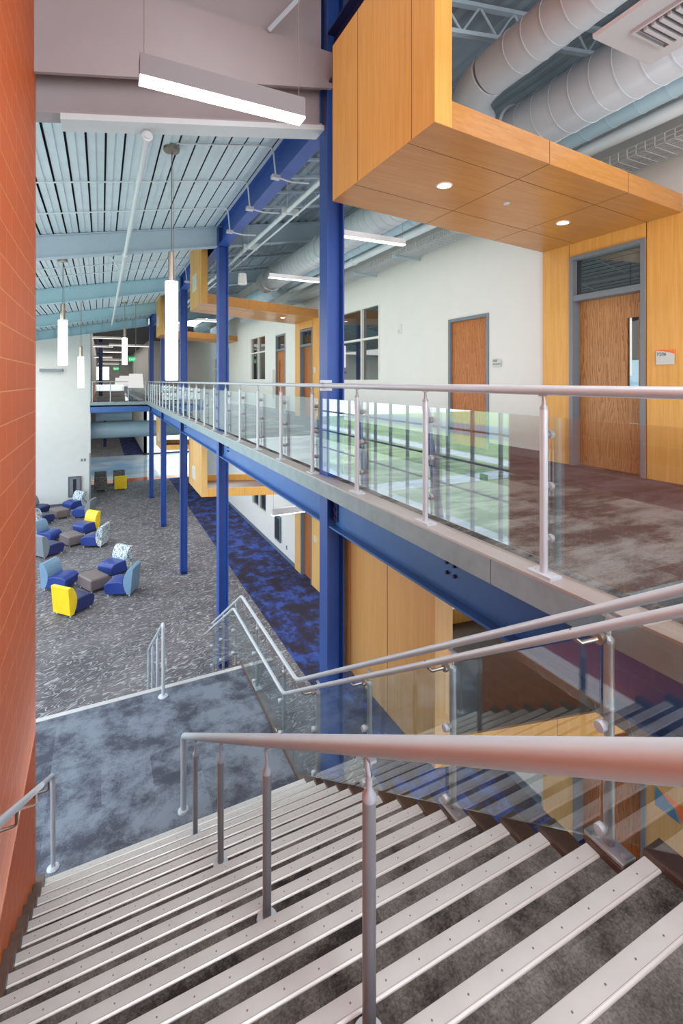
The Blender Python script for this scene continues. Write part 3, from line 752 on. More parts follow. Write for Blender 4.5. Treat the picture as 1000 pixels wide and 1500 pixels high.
# ================================================================== WOOD PORTALS
def portal(name, label, pts, z0, th, top, mat_panel, mat_soffit, mat_edge, joints=(0.17, 0.68), grp='wood portals along the corridor', grille=False):
    """pts: near-left, far-left, far-right, near-right corners of the soffit; z0 underside"""
    NL, FL, FR, NR = [Vector((p[0], p[1], 0)) for p in pts]
    t = thing(name, label, 'portal', ((NL+FR)/2)[:2] + (z0,), grp)
    ux = (NR - NL).normalized()
    def q(p, z): return (p.x, p.y, z)
    w = 0.165
    NL2, FL2 = NL + ux*w, FL + (FR-FL).normalized()*w
    mb = MB().hexa([q(NL,z0), q(NL2,z0), q(FL2,z0), q(FL,z0)], [q(NL,top), q(NL2,top), q(FL2,top), q(FL,top)])
    # thin joint lines on the side panel outer face
    for f in joints:
        a = NL + (FL - NL) * f
        mb.box(a.x - 0.002, a.x + 0.001, a.y - 0.003, a.y + 0.003, z0 + 0.001, top, 1)
    mb.build('side_panel', [mat_panel, M['joint']], t)
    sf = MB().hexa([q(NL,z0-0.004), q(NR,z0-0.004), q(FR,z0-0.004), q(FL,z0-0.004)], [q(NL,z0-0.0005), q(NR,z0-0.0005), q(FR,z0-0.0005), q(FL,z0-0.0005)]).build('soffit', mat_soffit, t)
    mb = MB()
    for f in (0.2, 0.72):
        a = NL + (FL-NL)*f; b = NR + (FR-NR)*f; d = (b-a).normalized(); pe = Vector((-d.y, d.x, 0))*0.003
        mb.hexa([q(a-pe,z0-.0055), q(b-pe,z0-.0055), q(b+pe,z0-.0055), q(a+pe,z0-.0055)], [q(a-pe,z0-.0035), q(b-pe,z0-.0035), q(b+pe,z0-.0035), q(a+pe,z0-.0035)])
    for f in (0.36, 0.7):
        a = NL + (NR-NL)*f; b = FL + (FR-FL)*f; pe = ux*0.003
        mb.hexa([q(a-pe,z0-.0055), q(a+pe,z0-.0055), q(b+pe,z0-.0055), q(b-pe,z0-.0055)], [q(a-pe,z0-.0035), q(a+pe,z0-.0035), q(b+pe,z0-.0035), q(b-pe,z0-.0035)])
    mb.build('soffit_joint', M['joint'], sf)
    vy = (FL - NL).normalized() * 0.025
    for nm, A, B, s in (('front_fascia', NL2, NR, 1), ('rear_fascia', FL2, FR, -1)):
        a2, b2 = A + vy*s, B + vy*s
        lo = [q(A,z0), q(B,z0), q(b2,z0), q(a2,z0)]; hi = [q(A,z0+th), q(B,z0+th), q(b2,z0+th), q(a2,z0+th)]
        mb = MB().hexa(lo, hi)
        for f in (0.36, 0.7) if s > 0 else ():
            a = NL + (NR-NL)*f - vy.normalized()*0.0015; pe = ux*0.003
            mb.hexa([q(a-pe,z0), q(a+pe,z0), q(a+pe+vy*.2,z0), q(a-pe+vy*.2,z0)], [q(a-pe,z0+th), q(a+pe,z0+th), q(a+pe+vy*.2,z0+th), q(a-pe+vy*.2,z0+th)], 1)
        mb.build(nm, [mat_edge, M['joint']], t)
    # dark top tray
    A, B, C_, D = NL2+vy*1.2, NR+vy*1.2, FR-vy*1.2, FL2-vy*1.2
    MB().hexa([q(A,z0+.035), q(B,z0+.035), q(C_,z0+.035), q(D,z0+.035)], [q(A,z0+.045), q(B,z0+.045), q(C_,z0+.045), q(D,z0+.045)]).build('tray', M['stringer'], t)
    if grille:
        c = NL + (FL - NL)*0.55; zc = z0 + grille
        g = MB().box(c.x-0.015, c.x+0.005, c.y-0.26, c.y+0.26, zc-0.2, zc+0.2).build('vent_grille', M['frame_white'], t)
        mb = MB()
        for k in range(8): mb.box(c.x-0.022, c.x-0.012, c.y-0.22, c.y+0.22, zc-0.17+k*0.045, zc-0.145+k*0.045)
        mb.build('louvre', M['plate'], g)
    return t
US = 8.197
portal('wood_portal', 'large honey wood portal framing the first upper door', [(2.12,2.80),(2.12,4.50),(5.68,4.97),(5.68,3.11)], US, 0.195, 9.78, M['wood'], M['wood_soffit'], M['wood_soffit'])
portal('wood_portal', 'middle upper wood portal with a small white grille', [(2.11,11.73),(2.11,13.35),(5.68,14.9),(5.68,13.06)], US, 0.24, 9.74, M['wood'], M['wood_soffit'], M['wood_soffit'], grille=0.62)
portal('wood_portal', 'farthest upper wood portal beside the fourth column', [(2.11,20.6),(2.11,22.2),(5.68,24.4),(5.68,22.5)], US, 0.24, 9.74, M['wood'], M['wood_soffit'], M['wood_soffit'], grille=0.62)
LS = 2.985
portal('wood_portal', 'large pale wood portal below the balcony beside the stairs', [(2.6,3.43),(2.6,5.55),(5.88,5.1),(5.88,2.65)], LS, 0.24, 4.95, M['wood_pale'], M['wood_soffit'], M['wood'], joints=(0.37, 0.75))
portal('wood_portal', 'middle ground floor wood portal with a white grille', [(2.6,14.44),(2.6,16.7),(5.88,15.5),(5.88,13.4)], LS, 0.24, 4.95, M['wood_pale'], M['wood_soffit'], M['wood'], grille=0.5)
portal('wood_portal', 'farthest ground floor wood portal near the bridge', [(2.6,25.1),(2.6,27.4),(5.88,26.4),(5.88,24.0)], LS, 0.24, 4.95, M['wood_pale'], M['wood_soffit'], M['wood'], grille=0.5)
# wall cladding at each portal
def cladding(label, X, y0, y1, z0, z1, hole, mat, joints):
    t = thing('wood_cladding', label, 'wall panel', (X, (y0+y1)/2, z0), 'wood wall cladding around doors')
    mb = MB(); ha, hb, hz = hole
    mb.box(X-0.03, X, y0, ha, z0, z1).box(X-0.03, X, hb, y1, z0, z1).box(X-0.03, X, ha, hb, hz, z1)
    mb.build('veneer', mat, t)
    mb = MB()
    for y, za, zb in joints: mb.box(X-0.032, X-0.029, y-0.003, y+0.003, za, zb)
    mb.build('joint', M['joint'], t)
    return t
cladding('honey wood wall cladding around the first upper door', XU-0.001, 2.3, 4.97, UF, US, (3.5, 4.52, 8.02), M['wood'], [(4.53, 8.02, US), (3.49, 8.02, US), (3.49, UF, US)])
cladding('honey wood cladding around the door past the second upper portal', XU-0.001, 12.98, 14.9, UF, US, (13.45, 14.45, 7.97), M['wood'], [(14.45, 7.97, US), (13.45, 7.97, US)])
cladding('pale wood cladding around the ground floor door under the stairs', XL-0.001, 2.2, 5.14, 0, LS, (3.62, 4.62, 2.9), M['wood_pale'], [(4.63, 0, LS)])
cladding('pale wood cladding around the ground floor door beside the first column', XL-0.001, 13.3, 15.45, 0, LS, (13.97, 14.9, 2.9), M['wood_pale'], [(14.9, 0, LS)])

# ------------------------------------------------------------------ doors
def door(idx, X, y0, y1, z0, zdoor, ztop, oakm, label, recess=0.1, lite=None, knob=True, fm='frame', proj=0.02):
    d = thing('door_%d' % idx, label, None, (X, (y0+y1)/2, z0)); d['kind'] = 'structure'
    w = 0.055; fr = MB()
    fr.box(X-proj, X+0.16, y0, y0+w, z0, ztop).box(X-proj, X+0.16, y1-w, y1, z0, ztop).box(X-proj, X+0.16, y0+w, y1-w, ztop-w, ztop)
    if ztop - zdoor > 0.3: fr.box(X-proj*0.6, X+0.16, y0+w, y1-w, zdoor, zdoor+0.075)
    fr.build('frame', M[fm], d, bevel=0.003)
    zl = zdoor if ztop - zdoor > 0.3 else ztop - w
    a, b = y0+w+0.003, y1-w-0.003
    lf = MB()
    if lite:
        la, lb, lz0, lz1 = lite
        lf.box(X+recess, X+recess+0.045, a, la, z0+0.01, zl-0.003).box(X+recess, X+recess+0.045, lb, b, z0+0.01, zl-0.003)
        lf.box(X+recess, X+recess+0.045, la, lb, z0+0.01, lz0).box(X+recess, X+recess+0.045, la, lb, lz1, zl-0.003)
    else: lf.box(X+recess, X+recess+0.045, a, b, z0+0.01, zl-0.003)
    leaf = lf.build('leaf', M[oakm], d, loc=(X+recess, a, z0))
    leaf.parent = d; leaf.location = Vector((X+recess, a, z0)) - ORG[d.name]; ORG[leaf.name] = Vector((X+recess, a, z0))
    if lite:
        MB().box(X+recess+0.018, X+recess+0.024, la, lb, lz0, lz1).build('glass_pane', M['window_glass'], leaf)
    if knob:
        yk = a + 0.07
        MB().lathe([(0.0001, -0.06), (0.026, -0.055), (0.03, -0.035), (0.012, -0.02), (0.012, 0.0), (0.03, 0.0)], (X+recess-0.002, yk, z0+1.0), 14, 0, 'x').build('knob', M['nickel'], leaf)
    if ztop - zdoor > 0.3:
        MB().box(X+0.07, X+0.08, y0+w, y1-w, zdoor+0.075, ztop-w).build('transom_pane', M['pane'], d)
    MB().box(X+0.5, X+0.52, y0-0.3, y1+0.3, z0, ztop+.1).build('room_backing', M['dark'], d)
    return d
XD = XU - 0.03
d1 = door(1, XD, 3.5, 4.52, UF, 7.42, 8.02, 'oak', 'oak upper door with a narrow light and a glass transom', 0.12, (3.66, 3.80, 6.29, 7.13), knob=False)
# what shows through the narrow light: a blind edge and view board, glow added to both
MB().box(XD+0.40, XD+0.41, 3.93, 4.06, 6.42, 7.3).build('blind', emit('glowing blind', (0.92, 0.9, 0.86, 1), 0.9), d1)
MB().box(XD+0.42, XD+0.43, 3.7, 4.0, 5.9, 6.62).build('view_board', emit('glowing view', (0.40, 0.66, 0.80, 1), 0.9), d1)
door(2, XU, 6.08, 7.11, UF, 7.41, 7.47, 'oak_red', 'warm oak service door in the white upper wall', 0.03)
door(3, XD, 13.45, 14.45, UF, 7.42, 7.95, 'oak_red', 'oak door inside the second upper portal', 0.12, (13.62, 13.74, 6.3, 6.9), knob=False)
door(4, XU, 15.92, 16.94, UF, 7.42, 8.0, 'oak_red', 'oak door beside the second upper portal', 0.05, (16.6, 16.72, 6.2, 7.1))
door(5, XU, 24.2, 25.2, UF, 7.42, 8.0, 'oak', 'far upper oak door', 0.05)
door(6, XL-0.03, 3.62, 4.62, 0, 2.2, 2.9, 'oak_red', 'ground floor door under the stairs', 0.12, knob=False)
door(7, XL-0.03, 13.97, 14.9, 0, 2.2, 2.9, 'oak_red', 'ground floor oak door beside the first column', 0.12, knob=False)
# recessed windows in the corridor walls
def win(idx, X, y0, y1, z0, z1, ymul, zbar, label):
    d = thing('window_%d' % idx, label, None, (X, (y0+y1)/2, z0)); d['kind'] = 'structure'
    w = 0.05; f = MB()
    f.box(X-0.012, X+0.12, y0, y0+w, z0, z1).box(X-0.012, X+0.12, y1-w, y1, z0, z1).box(X-0.012, X+0.12, y0+w, y1-w, z0, z0+w).box(X-0.012, X+0.12, y0+w, y1-w, z1-w, z1)
    for y in ymul: f.box(X-0.008, X+0.12, y-w/2, y+w/2, z0+w, z1-w)
    for z in zbar: f.box(X-0.01, X+0.12, y0+w, y1-w, z-w/2, z+w/2)
    f.build('frame', M['frame_white'], d)
    MB().box(X+0.06, X+0.07, y0+w, y1-w, z0+w, z1-w).build('glass_pane', M['pane'], d)
win(2, XU, 9.57, 11.75, 6.33, 8.15, (10.45,), (7.36,), 'dark four pane window in the upper wall beside the first column')
win(3, XU, 18.17, 20.29, 6.37, 8.16, (19.2,), (7.5,), 'dark window in the upper wall past the second portal')
win(5, XU, 26.2, 27.6, UF+0.9, 7.6, (26.9,), (7.0,), 'far dark window in the upper wall')
win(6, XL, 18.72, 20.78, 1.0, 2.9, (19.75,), (), 'dark ground floor window below the balcony')

# ------------------------------------------------------------------ signs and wall devices
def room_sign(label, X, y0, y1, z0, z1, line1, line2, topmat):
    """face looks to -x; reading direction runs toward -y"""
    s = thing('room_sign', label, 'sign', (X, (y0+y1)/2, z0))
    n = 8; h = z1 - z0; w = y1 - y0
    poly = [(y1, z0), (y1, z1 - h*0.04)] + [(y1 - w*(k/n), z1 - h*0.04 - h*0.24*(k/n)**2) for k in range(2, n+1)] + [(y0, z0)]
    MB().prism(poly, 'x', X-0.022, X-0.006).build('plate', M['sign_grey'], s)
    if topmat: MB().box(X-0.006, X-0.002, y0 - 0.004, y1, z1-h*0.32, z1).build('accent', topmat, s)
    else: MB().box(X-0.006, X-0.002, y0+0.004, y1, z0, z1-h*0.4).build('backing', M['base'], s)
    rot = (math.pi/2, 0, -math.pi/2)
    text(line1, 0.05, M['ink'], s, (X-0.0232, y1-0.012, z0 + h*0.62), rot)
    if line2: text(line2, 0.027, M['ink'], s, (X-0.0232, y1-0.012, z0 + h*0.28), rot)
    return s
room_sign('grey room sign with an orange corner on the wood cladding', XD-0.001, 3.18, 3.37, 6.54, 6.70, 'F206', None, M['sign_orange'])
room_sign('small grey sign on the white wall beside the service door', XU, 5.80, 5.98, 6.58, 6.71, 'F205', 'MECHANICAL', None)
s = thing('room_sign', 'blue grey sign with an orange edge on the ground floor cladding', 'sign', (XL-0.03, 3.3, 1.5))
MB().prism([(3.5, 1.36), (3.5, 1.58), (3.28, 1.47), (3.22, 1.36)], 'x', XL-0.055, XL-0.04).build('plate', M['sign_blue'], s)
MB().box(XL-0.04, XL-0.032, 3.2, 3.44, 1.38, 1.56).build('accent', M['sign_orange'], s)
s = MB().box(XD-0.015, XD-0.001, 13.2, 13.32, 6.6, 6.76).build('room_sign', M['sign_grey']); tag(s, 'tiny grey sign beside the second portal door', 'sign')
s = MB().box(XL-0.05, XL-0.031, 13.62, 13.76, 1.42, 1.6).build('room_sign', M['sign_grey']); tag(s, 'tiny grey sign beside the ground floor oak door', 'sign')
o = MB().box(XU-0.09, XU, 17.05, 17.2, UF+0.5, 6.75).box(XU-0.07, XU, 17.25, 17.38, UF+0.7, 6.75).build('wall_riser', M['frame_white']); tag(o, 'white boxed riser beside the upper oak door', 'riser')
s = thing('strobe_alarm', 'white alarm strobe high on the upper white wall', 'alarm', (XU, 8.7, 7.4))
MB().box(XU-0.03, XU, 8.66, 8.78, 7.36, 7.55).build('housing', M['frame_white'], s, bevel=0.006)
MB().lathe([(0.0001, -0.045), (0.03, -0.04), (0.04, -0.03)], (XU, 8.72, 7.41), 14, 0, 'x').build('lens', M['plate'], s)
s = thing('display_case', 'dark framed wall display on the ground floor corridor wall', 'display', (XL, 17.2, 0.8))
MB().box(XL-0.06, XL-0.001, 16.9, 17.55, 0.42, 1.36).build('frame', M['base_blue'], s, bevel=0.01)
MB().box(XL-0.066, XL-0.06, 16.97, 17.48, 0.5, 1.28).build('panel', M['dark'], s)
s = MB().box(XL-0.01, XL, 16.3, 16.38, 0.36, 0.5).build('wall_outlet', M['base_blue']); tag(s, 'small outlet below the ground floor wall display', 'outlet')
s = thing('wall_cabinet', 'recessed grey cabinet low on the tall white wall', 'cabinet', (-1.3, 28.4, 0.9))
MB().box(-1.52, -0.92, 28.3, 28.4, 0.42, 1.46).build('frame', M['base'], s, bevel=0.01)
MB().box(-1.44, -1.0, 28.29, 28.3, 0.5, 1.38).build('panel', M['mull'], s)
MB().box(-1.3, -1.15, 28.285, 28.29, 0.55, 1.33).build('slot', M['dark'], s)
for k, x in enumerate((-1.05, -0.9, -0.76)):
    o = MB().box(x-0.05, x+0.04, 28.385, 28.4, 2.2, 2.34).build('wall_switch', M['frame_white'] if k == 0 else M['mull'])
    tag(o, 'wall plate on the tall white wall, %s' % ('white one of three', 'middle of three', 'nearest the corner guard')[k], 'switch', 'wall plates in a row')
s = thing('wall_sconce', 'flat uplight sconce glowing on the tall white wall', 'light', (-2.25, 28.3, 6.9))
MB().box(-2.75, -1.75, 28.12, 28.4, 6.82, 6.95).build('housing', M['mull'], s, bevel=0.01)
MB().box(-2.7, -1.8, 28.16, 28.36, 6.951, 6.956).build('lens', M['shade'], s)
s = thing('exit_sign', 'green exit sign hung in the upper hall past the bridge', 'sign', (1.7, 34, 7.7))
MB().box(1.55, 2.0, 34, 34.04, 7.6, 7.9).build('sign_face', M['green_sign'], s)
text('EXIT', 0.2, M['white_ink'], s, (1.58, 33.995, 7.66), (math.pi/2, 0, 0))
s = thing('exit_sign', 'farther green exit sign in the upper hall', 'sign', (1.1, 48, 7.4))
MB().box(0.95, 1.4, 48, 48.04, 7.3, 7.6).build('sign_face', M['green_sign'], s)
text('EXIT', 0.2, M['white_ink'], s, (0.98, 47.995, 7.36), (math.pi/2, 0, 0))

# ================================================================== LIGHT FIXTURES
def pendant(label, X, Y, z0, z1, zcap, r):
    t = thing('pendant_light', label, 'light', (X, Y, roof(X)), 'long cylinder pendants over the lounge')
    MB().lathe([(0.0001, z0), (r*0.94, z0), (r, z0+0.01), (r, z1-0.005), (r*0.55, z1), (0.0001, z1)], (X, Y, 0), 24).build('lamp_shade', M['lamp'], t)
    MB().lathe([(r*0.55, z1), (r*0.55, zcap), (0.01, zcap + 0.02), (0.0001, zcap+0.02)], (X, Y, 0), 20).build('cap', M['nickel'], t)
    MB().tube([(X, Y, zcap), (X, Y, roof(X)-0.05)], 0.006, 8).tube([(X+0.03, Y, zcap), (X+0.012, Y, roof(X)-0.05)], 0.003, 6).build('cord', M['cable'], t)
    MB().lathe([(0.0001, -0.07), (0.10, -0.068), (0.105, -0.055), (0.105, 0.0)], (X, Y, roof(X)), 24).build('canopy', M['nickel'], t)
pendant('largest glowing cylinder pendant hanging over the landing', 0.85, 6.9, 6.363, 7.70, 8.09, 0.083)
pendant('cylinder pendant nearest the orange wall', -0.81, 13.1, 6.72, 7.78, 8.16, 0.097)
pendant('slim cylinder pendant before the tall white wall', -0.62, 18.6, 6.12, 7.17, 7.5, 0.09)
pendant('cylinder pendant hanging before the bridge opening', 0.84, 21.4, 7.0, 8.08, 8.45, 0.1)
for k, (X, Y, zc, lb) in enumerate(((1.27, 21.7, 6.35, 'nearest of three white drum pendants before the bridge'), (1.13, 28.95, 6.33, 'middle of three white drum pendants'), (1.15, 38.5, 6.28, 'farthest of three white drum pendants'))):
    zr = roof(X) if Y < 28.6 else 9.4
    t = thing('drum_pendant', lb, 'light', (X, Y, zr), 'white drum pendants by the bridge')
    MB().lathe([(0.255, zc+0.29), (0.305, zc-0.28)], (X, Y, 0), 24).build('lamp_shade', M['shade'], t)
    MB().tube([(X, Y, zc+0.27), (X, Y, zr)], 0.008, 6).build('cord', M['cable'], t)
    MB().lathe([(0.0001, -0.04), (0.07, -0.04), (0.07, 0)], (X, Y, zr), 12).build('canopy', M['nickel'], t)
def linear(label, x0, x1, Y, z0, h, d, ztop, far=False, grp='linear lights', hm='housing'):
    t = thing('linear_light', label, 'light', ((x0+x1)/2, Y, z0), grp)
    MB().box(x0, x1, Y, Y+d, z0+h*0.1, z0+h).build('housing', M[hm], t)
    MB().box(x0, x1, Y, Y+d, z0, z0+h*0.1).build('lens', M['lamp_far'] if far else M['lamp_line'], t)
    for x in (x0+0.03, x1-0.03): MB().tube([(x, Y+d/2, z0+h), (x, Y+d/2, ztop)], 0.0025, 6).build('hanger', M['cable'], t)
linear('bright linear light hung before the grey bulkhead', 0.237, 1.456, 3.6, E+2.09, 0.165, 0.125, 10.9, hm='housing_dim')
for x0, x1, Y, lb in ((3.4, 4.62, 6.9, 'linear light beside the first column above the corridor'), (3.35, 4.57, 10.4, 'linear light left of the first column above the corridor'),
                      (3.3, 4.52, 15.9, 'linear light behind the second portal'), (3.28, 4.5, 19.2, 'linear light seen under the second portal'), (3.28, 4.5, 25.4, 'linear light past the farthest portal')):
    linear(lb, x0, x1, Y, E+2.3, 0.10, 0.10, roof(x0), grp='linear lights over the upper corridor')
linear('linear light below the balcony beside the ground floor door', 2.93, 4.15, 8.9, 3.77, 0.13, 0.08, 4.96)
for k, (x, Y, z, L) in enumerate(((0.32, 33, 8.93, 1.6), (1.74, 34.5, 8.6, 2.6), (0.0, 36, 8.6, 1.4), (0.9, 39, 8.4, 1.6), (-0.35, 41, 8.1, 2.2), (1.0, 43, 8.0, 1.8), (0.6, 50, 7.9, 1.8))):
    linear('linear light under the dark ceiling past the bridge, %s' % ('highest', 'longest and warmest', 'left of the cylinder pendant', 'fourth from the bridge', 'lowest on the left', 'sixth from the bridge', 'farthest')[k], x-L/2, x+L/2, Y, z, 0.13, 0.1, 9.4, True, 'linear lights in the far upper hall')
for k, (x, Y, z) in enumerate(((0.8, 36, 4.3), (0.9, 48, 3.0), (0.7, 40, 4.4))):
    linear('linear light below the bridge, %s' % ('nearest', 'lowest', 'middle')[k], x-1.1, x+1.1, Y, z, 0.13, 0.12, 4.9, True, 'linear lights in the lower hall')
def downlight(label, X, Y, z):
    t = thing('downlight', label, 'light', (X, Y, z), 'round downlights in the wood portals')
    MB().lathe([(0.062, -0.004), (0.075, -0.004), (0.078, -0.0005)], (X, Y, z), 24).build('trim_ring', M['frame_white'], t)
    MB().lathe([(0.0001, -0.003), (0.062, -0.003)], (X, Y, z), 24).build('lens', M['downlight'], t)
downlight('round downlight in the first portal nearer the balcony edge', 2.89, 3.67, US-0.006)
downlight('round downlight in the first portal nearer the door', 4.81, 3.93, US-0.006)
downlight('round downlight in the second portal', 4.73, 13.45, US-0.006)
o = MB().lathe([(0.0001, -0.012), (0.03, -0.012), (0.034, -0.004), (0.034, 0)], (3.75, 3.75, US-0.004), 16).build('sprinkler_cover', M['plate']); tag(o, 'small white sprinkler cover between the portal downlights', 'sprinkler')
o = MB().lathe([(0.0001, -0.012), (0.03, -0.012), (0.034, -0.004), (0.034, 0)], (3.75, 13.1, US-0.004), 16).build('sprinkler_cover', M['plate']); tag(o, 'small white sprinkler cover in the second portal', 'sprinkler')
t = thing('hanging_speaker', 'white hanging speaker beside the second column', 'speaker', (2.79, 11.0, 8.5))
MB().lathe([(0.0001, 8.48), (0.085, 8.48), (0.10, 8.5), (0.085, 8.72), (0.05, 8.74), (0.0001, 8.74)], (2.79, 10.6, 0), 20).build('body', M['frame_white'], t)
MB().tube([(2.79, 10.6, 8.74), (2.79, 10.6, roof(2.79))], 0.004, 6).build('hanger', M['cable'], t)
t = thing('hanging_speaker', 'farther white hanging speaker past the third column', 'speaker', (2.7, 19.5, 8.2))
MB().lathe([(0.0001, 8.28), (0.085, 8.28), (0.10, 8.3), (0.085, 8.55), (0.0001, 8.56)], (2.7, 19.6, 0), 20).build('body', M['frame_white'], t)
MB().tube([(2.7, 19.6, 8.55), (2.7, 19.6, roof(2.7))], 0.004, 6).build('hanger', M['cable'], t)

# ================================================================== DUCTS, PIPES
def spiral(mb, p0, p1, r, step=0.3, n=28):
    p0, p1 = Vector(p0), Vector(p1); L = (p1-p0).length; d = (p1-p0).normalized()
    mb.tube([p0, p1], r, n)
    for i in range(1, max(1, int(L/step))):
        c = p0 + d*(step*i)
        mb.tube([c - d*0.006, c + d*0.006], r + 0.005, n, 0, False)
        for q in (-1, 1): mb.tube([c + d*0.006*q, c + d*0.0061*q], [r + 0.005, r - 0.002][::1], n, 0, False)
    return mb
mb = MB(); spiral(mb, (4.2, -3, E+2.78), (4.2, 13.4, E+2.78), 0.28, 0.22)
for y in (4.05, 9.3, 12.9): mb.lathe([(0.285, -0.06), (0.315, -0.05), (0.315, 0.05), (0.285, 0.06)], (4.2, y, E+2.78), 24, 0, 'y')
o = mb.build('air_duct', M['duct']); tag(o, 'large grey spiral duct running along the upper corridor ceiling', 'duct')
mb = MB(); spiral(mb, (3.35, -3, E+3.0), (3.35, 3.55, E+2.95), 0.2, 0.2)
mb.tube(elbow((3.35, 3.5, E+2.95), (3.35, 4.0, E+2.9), (4.2, 4.35, E+2.78), 0.42, 8), 0.2, 24)
o = mb.build('air_duct', M['duct']); tag(o, 'smaller grey duct bending into the large duct above the first portal', 'duct')
mb = MB(); spiral(mb, (4.78, -3, E+2.77), (4.78, 13.55, E+2.77), 0.125)
o = mb.build('air_duct', M['duct_blue']); tag(o, 'slim pale blue duct beside the white pipe', 'duct')
mb = MB().tube([(5.0, -3, E+2.64), (5.0, 13.5, E+2.64)], 0.075, 16)
for y in (5.0, 9.5): mb.lathe([(0.075, -0.05), (0.095, -0.04), (0.095, 0.04), (0.075, 0.05)], (5.0, y, E+2.64), 16, 0, 'y')
o = mb.build('sprinkler_pipe', M['pipe']); tag(o, 'white pipe with clamp collars beside the cable tray', 'pipe')
mb = MB(); spiral(mb, (4.78, 13.6, E+2.82), (4.78, 27.5, E+2.82), 0.26, 0.6, 20)
o = mb.build('air_duct', M['duct_blue']); tag(o, 'pale blue duct above the far upper corridor', 'duct')
# wire basket cable tray
mb = MB(); xa, xb, zt0 = 5.17, 5.56, E+2.44
for k in range(9): mb.box(xa + (xb-xa)*k/8 - 0.0045, xa + (xb-xa)*k/8 + 0.0045, -2, 20, zt0, zt0+0.006)
for z in (0.05, 0.1):
    for x in (xa, xb): mb.box(x-0.003, x+0.003, -2, 20, zt0+z, zt0+z+0.006)
y = -2
while y < 20:
    mb.box(xa, xb, y-0.0045, y+0.0045, zt0-0.004, zt0+0.002)
    for x in (xa, xb): mb.box(x-0.0045, x+0.0045, y-0.0045, y+0.0045, zt0, zt0+0.106)
    y += 0.1
o = thing('cable_tray', 'wire basket cable tray along the top of the upper wall', 'cable tray', (5.36, 5, zt0))
mb.build('basket', M['plate'], o)
for y in (2.2, 6.2, 8.0, 9.7, 11.5, 14, 17):
    MB().box(xa-0.1, XU, y-0.02, y+0.02, zt0-0.05, zt0-0.006).build('support_bar', M['duct_blue'], o)
# sprinkler main running along the lounge roof
mb = MB().tube([(0.42, 5.3, E+2.5), (0.42, 24, E+2.5)], 0.035, 12)
for y in (5.36, 10.6, 16.4): mb.lathe([(0.035, -0.04), (0.055, -0.035), (0.055, 0.035), (0.035, 0.04)], (0.42, y, E+2.5), 12, 0, 'y')
for y in (12.5, 18): mb.tube([(0.42, y, E+2.5), (0.1, y-0.2, roof(0.1))], 0.02, 8)
o = mb.build('sprinkler_pipe', M['pipe']); tag(o, 'long white pipe running below the lounge roof beams', 'pipe')
mb = MB().tube([(2.9, 4.5, E+2.95), (2.9, 24, E+2.95)], 0.04, 12).tube([(3.0, 4.5, E+2.85), (3.0, 24, E+2.85)], 0.018, 8)
for y in (8, 10.5, 14): mb.tube([(2.9, y, E+2.95), (2.9, y, roof(2.9))], 0.006, 6).box(2.8, 3.1, y-0.03, y+0.03, E+2.9, E+3.0)
o = mb.build('sprinkler_pipe', M['pipe']); tag(o, 'white pipe pair above the balcony behind the columns', 'pipe')
# conduits across the deck that drop to boxes on the blue roof beam
for k, (y, x0, zb0) in enumerate(((6.73, 0.9, E+2.97), (8.1, -7.4, E+2.95), (9.53, -7.4, E+2.95), (13.9, -7.4, E+2.95), (14.9, -7.4, E+2.95))):
    t = thing('conduit', 'thin pale conduit across the roof deck, %s' % ('nearest, from the largest pendant canopy', 'second from the stairs', 'third from the stairs', 'fourth from the stairs', 'farthest')[k], 'conduit', (2.3, y, E+3), 'conduits across the roof deck')
    zz = lambda x: roof(x) - 0.03
    MB().tube(rail_path([(x0, y, zz(x0)), (2.22, y, zz(2.22)), (2.26, y, zb0)], 0.13), 0.013, 8).build('tube', M['pipe'], t)
    MB().box(2.2, 2.32, y-0.05, y+0.05, zb0-0.05, zb0).build('junction_box', M['plate'], t)
    MB().tube(rail_path([(2.3, y, zb0-0.025), (2.5, y, zb0-0.05), (2.78, y, zb0-0.02)], 0.05), 0.013, 8).build('branch', M['pipe'], t)
# joists over the corridor
for k, y in enumerate((0.4, 2.0, 3.6, 7.2, 8.7, 12.6, 14.4)):
    mb = MB()
    for x0, x1 in ((2.6, 6.1),):
        for dz in (0.0, 0.28):
            mb.hexa([(x0,y-.03,roof(x0)-.05-dz),(x1,y-.03,roof(x1)-.05-dz),(x1,y+.03,roof(x1)-.05-dz),(x0,y+.03,roof(x0)-.05-dz)], [(x0,y-.03,roof(x0)-dz-.01),(x1,y-.03,roof(x1)-dz-.01),(x1,y+.03,roof(x1)-dz-.01),(x0,y+.03,roof(x0)-dz-.01)])
        x = x0
        while x < x1-0.3:
            mb.tube([(x, y, roof(x)-0.3), (x+0.22, y, roof(x+.22)-0.03), (x+0.44, y, roof(x+.44)-0.3)], 0.012, 6); x += 0.44
    o = mb.build('roof_joist', M['roof_steel'])
    tag(o, 'open web roof joist over the upper corridor, %s' % ('nearest', 'second', 'third, above the first portal', 'just past the first portal', 'fifth', 'just before the second portal', 'behind the second portal')[k], 'joist', 'open web joists over the corridor')
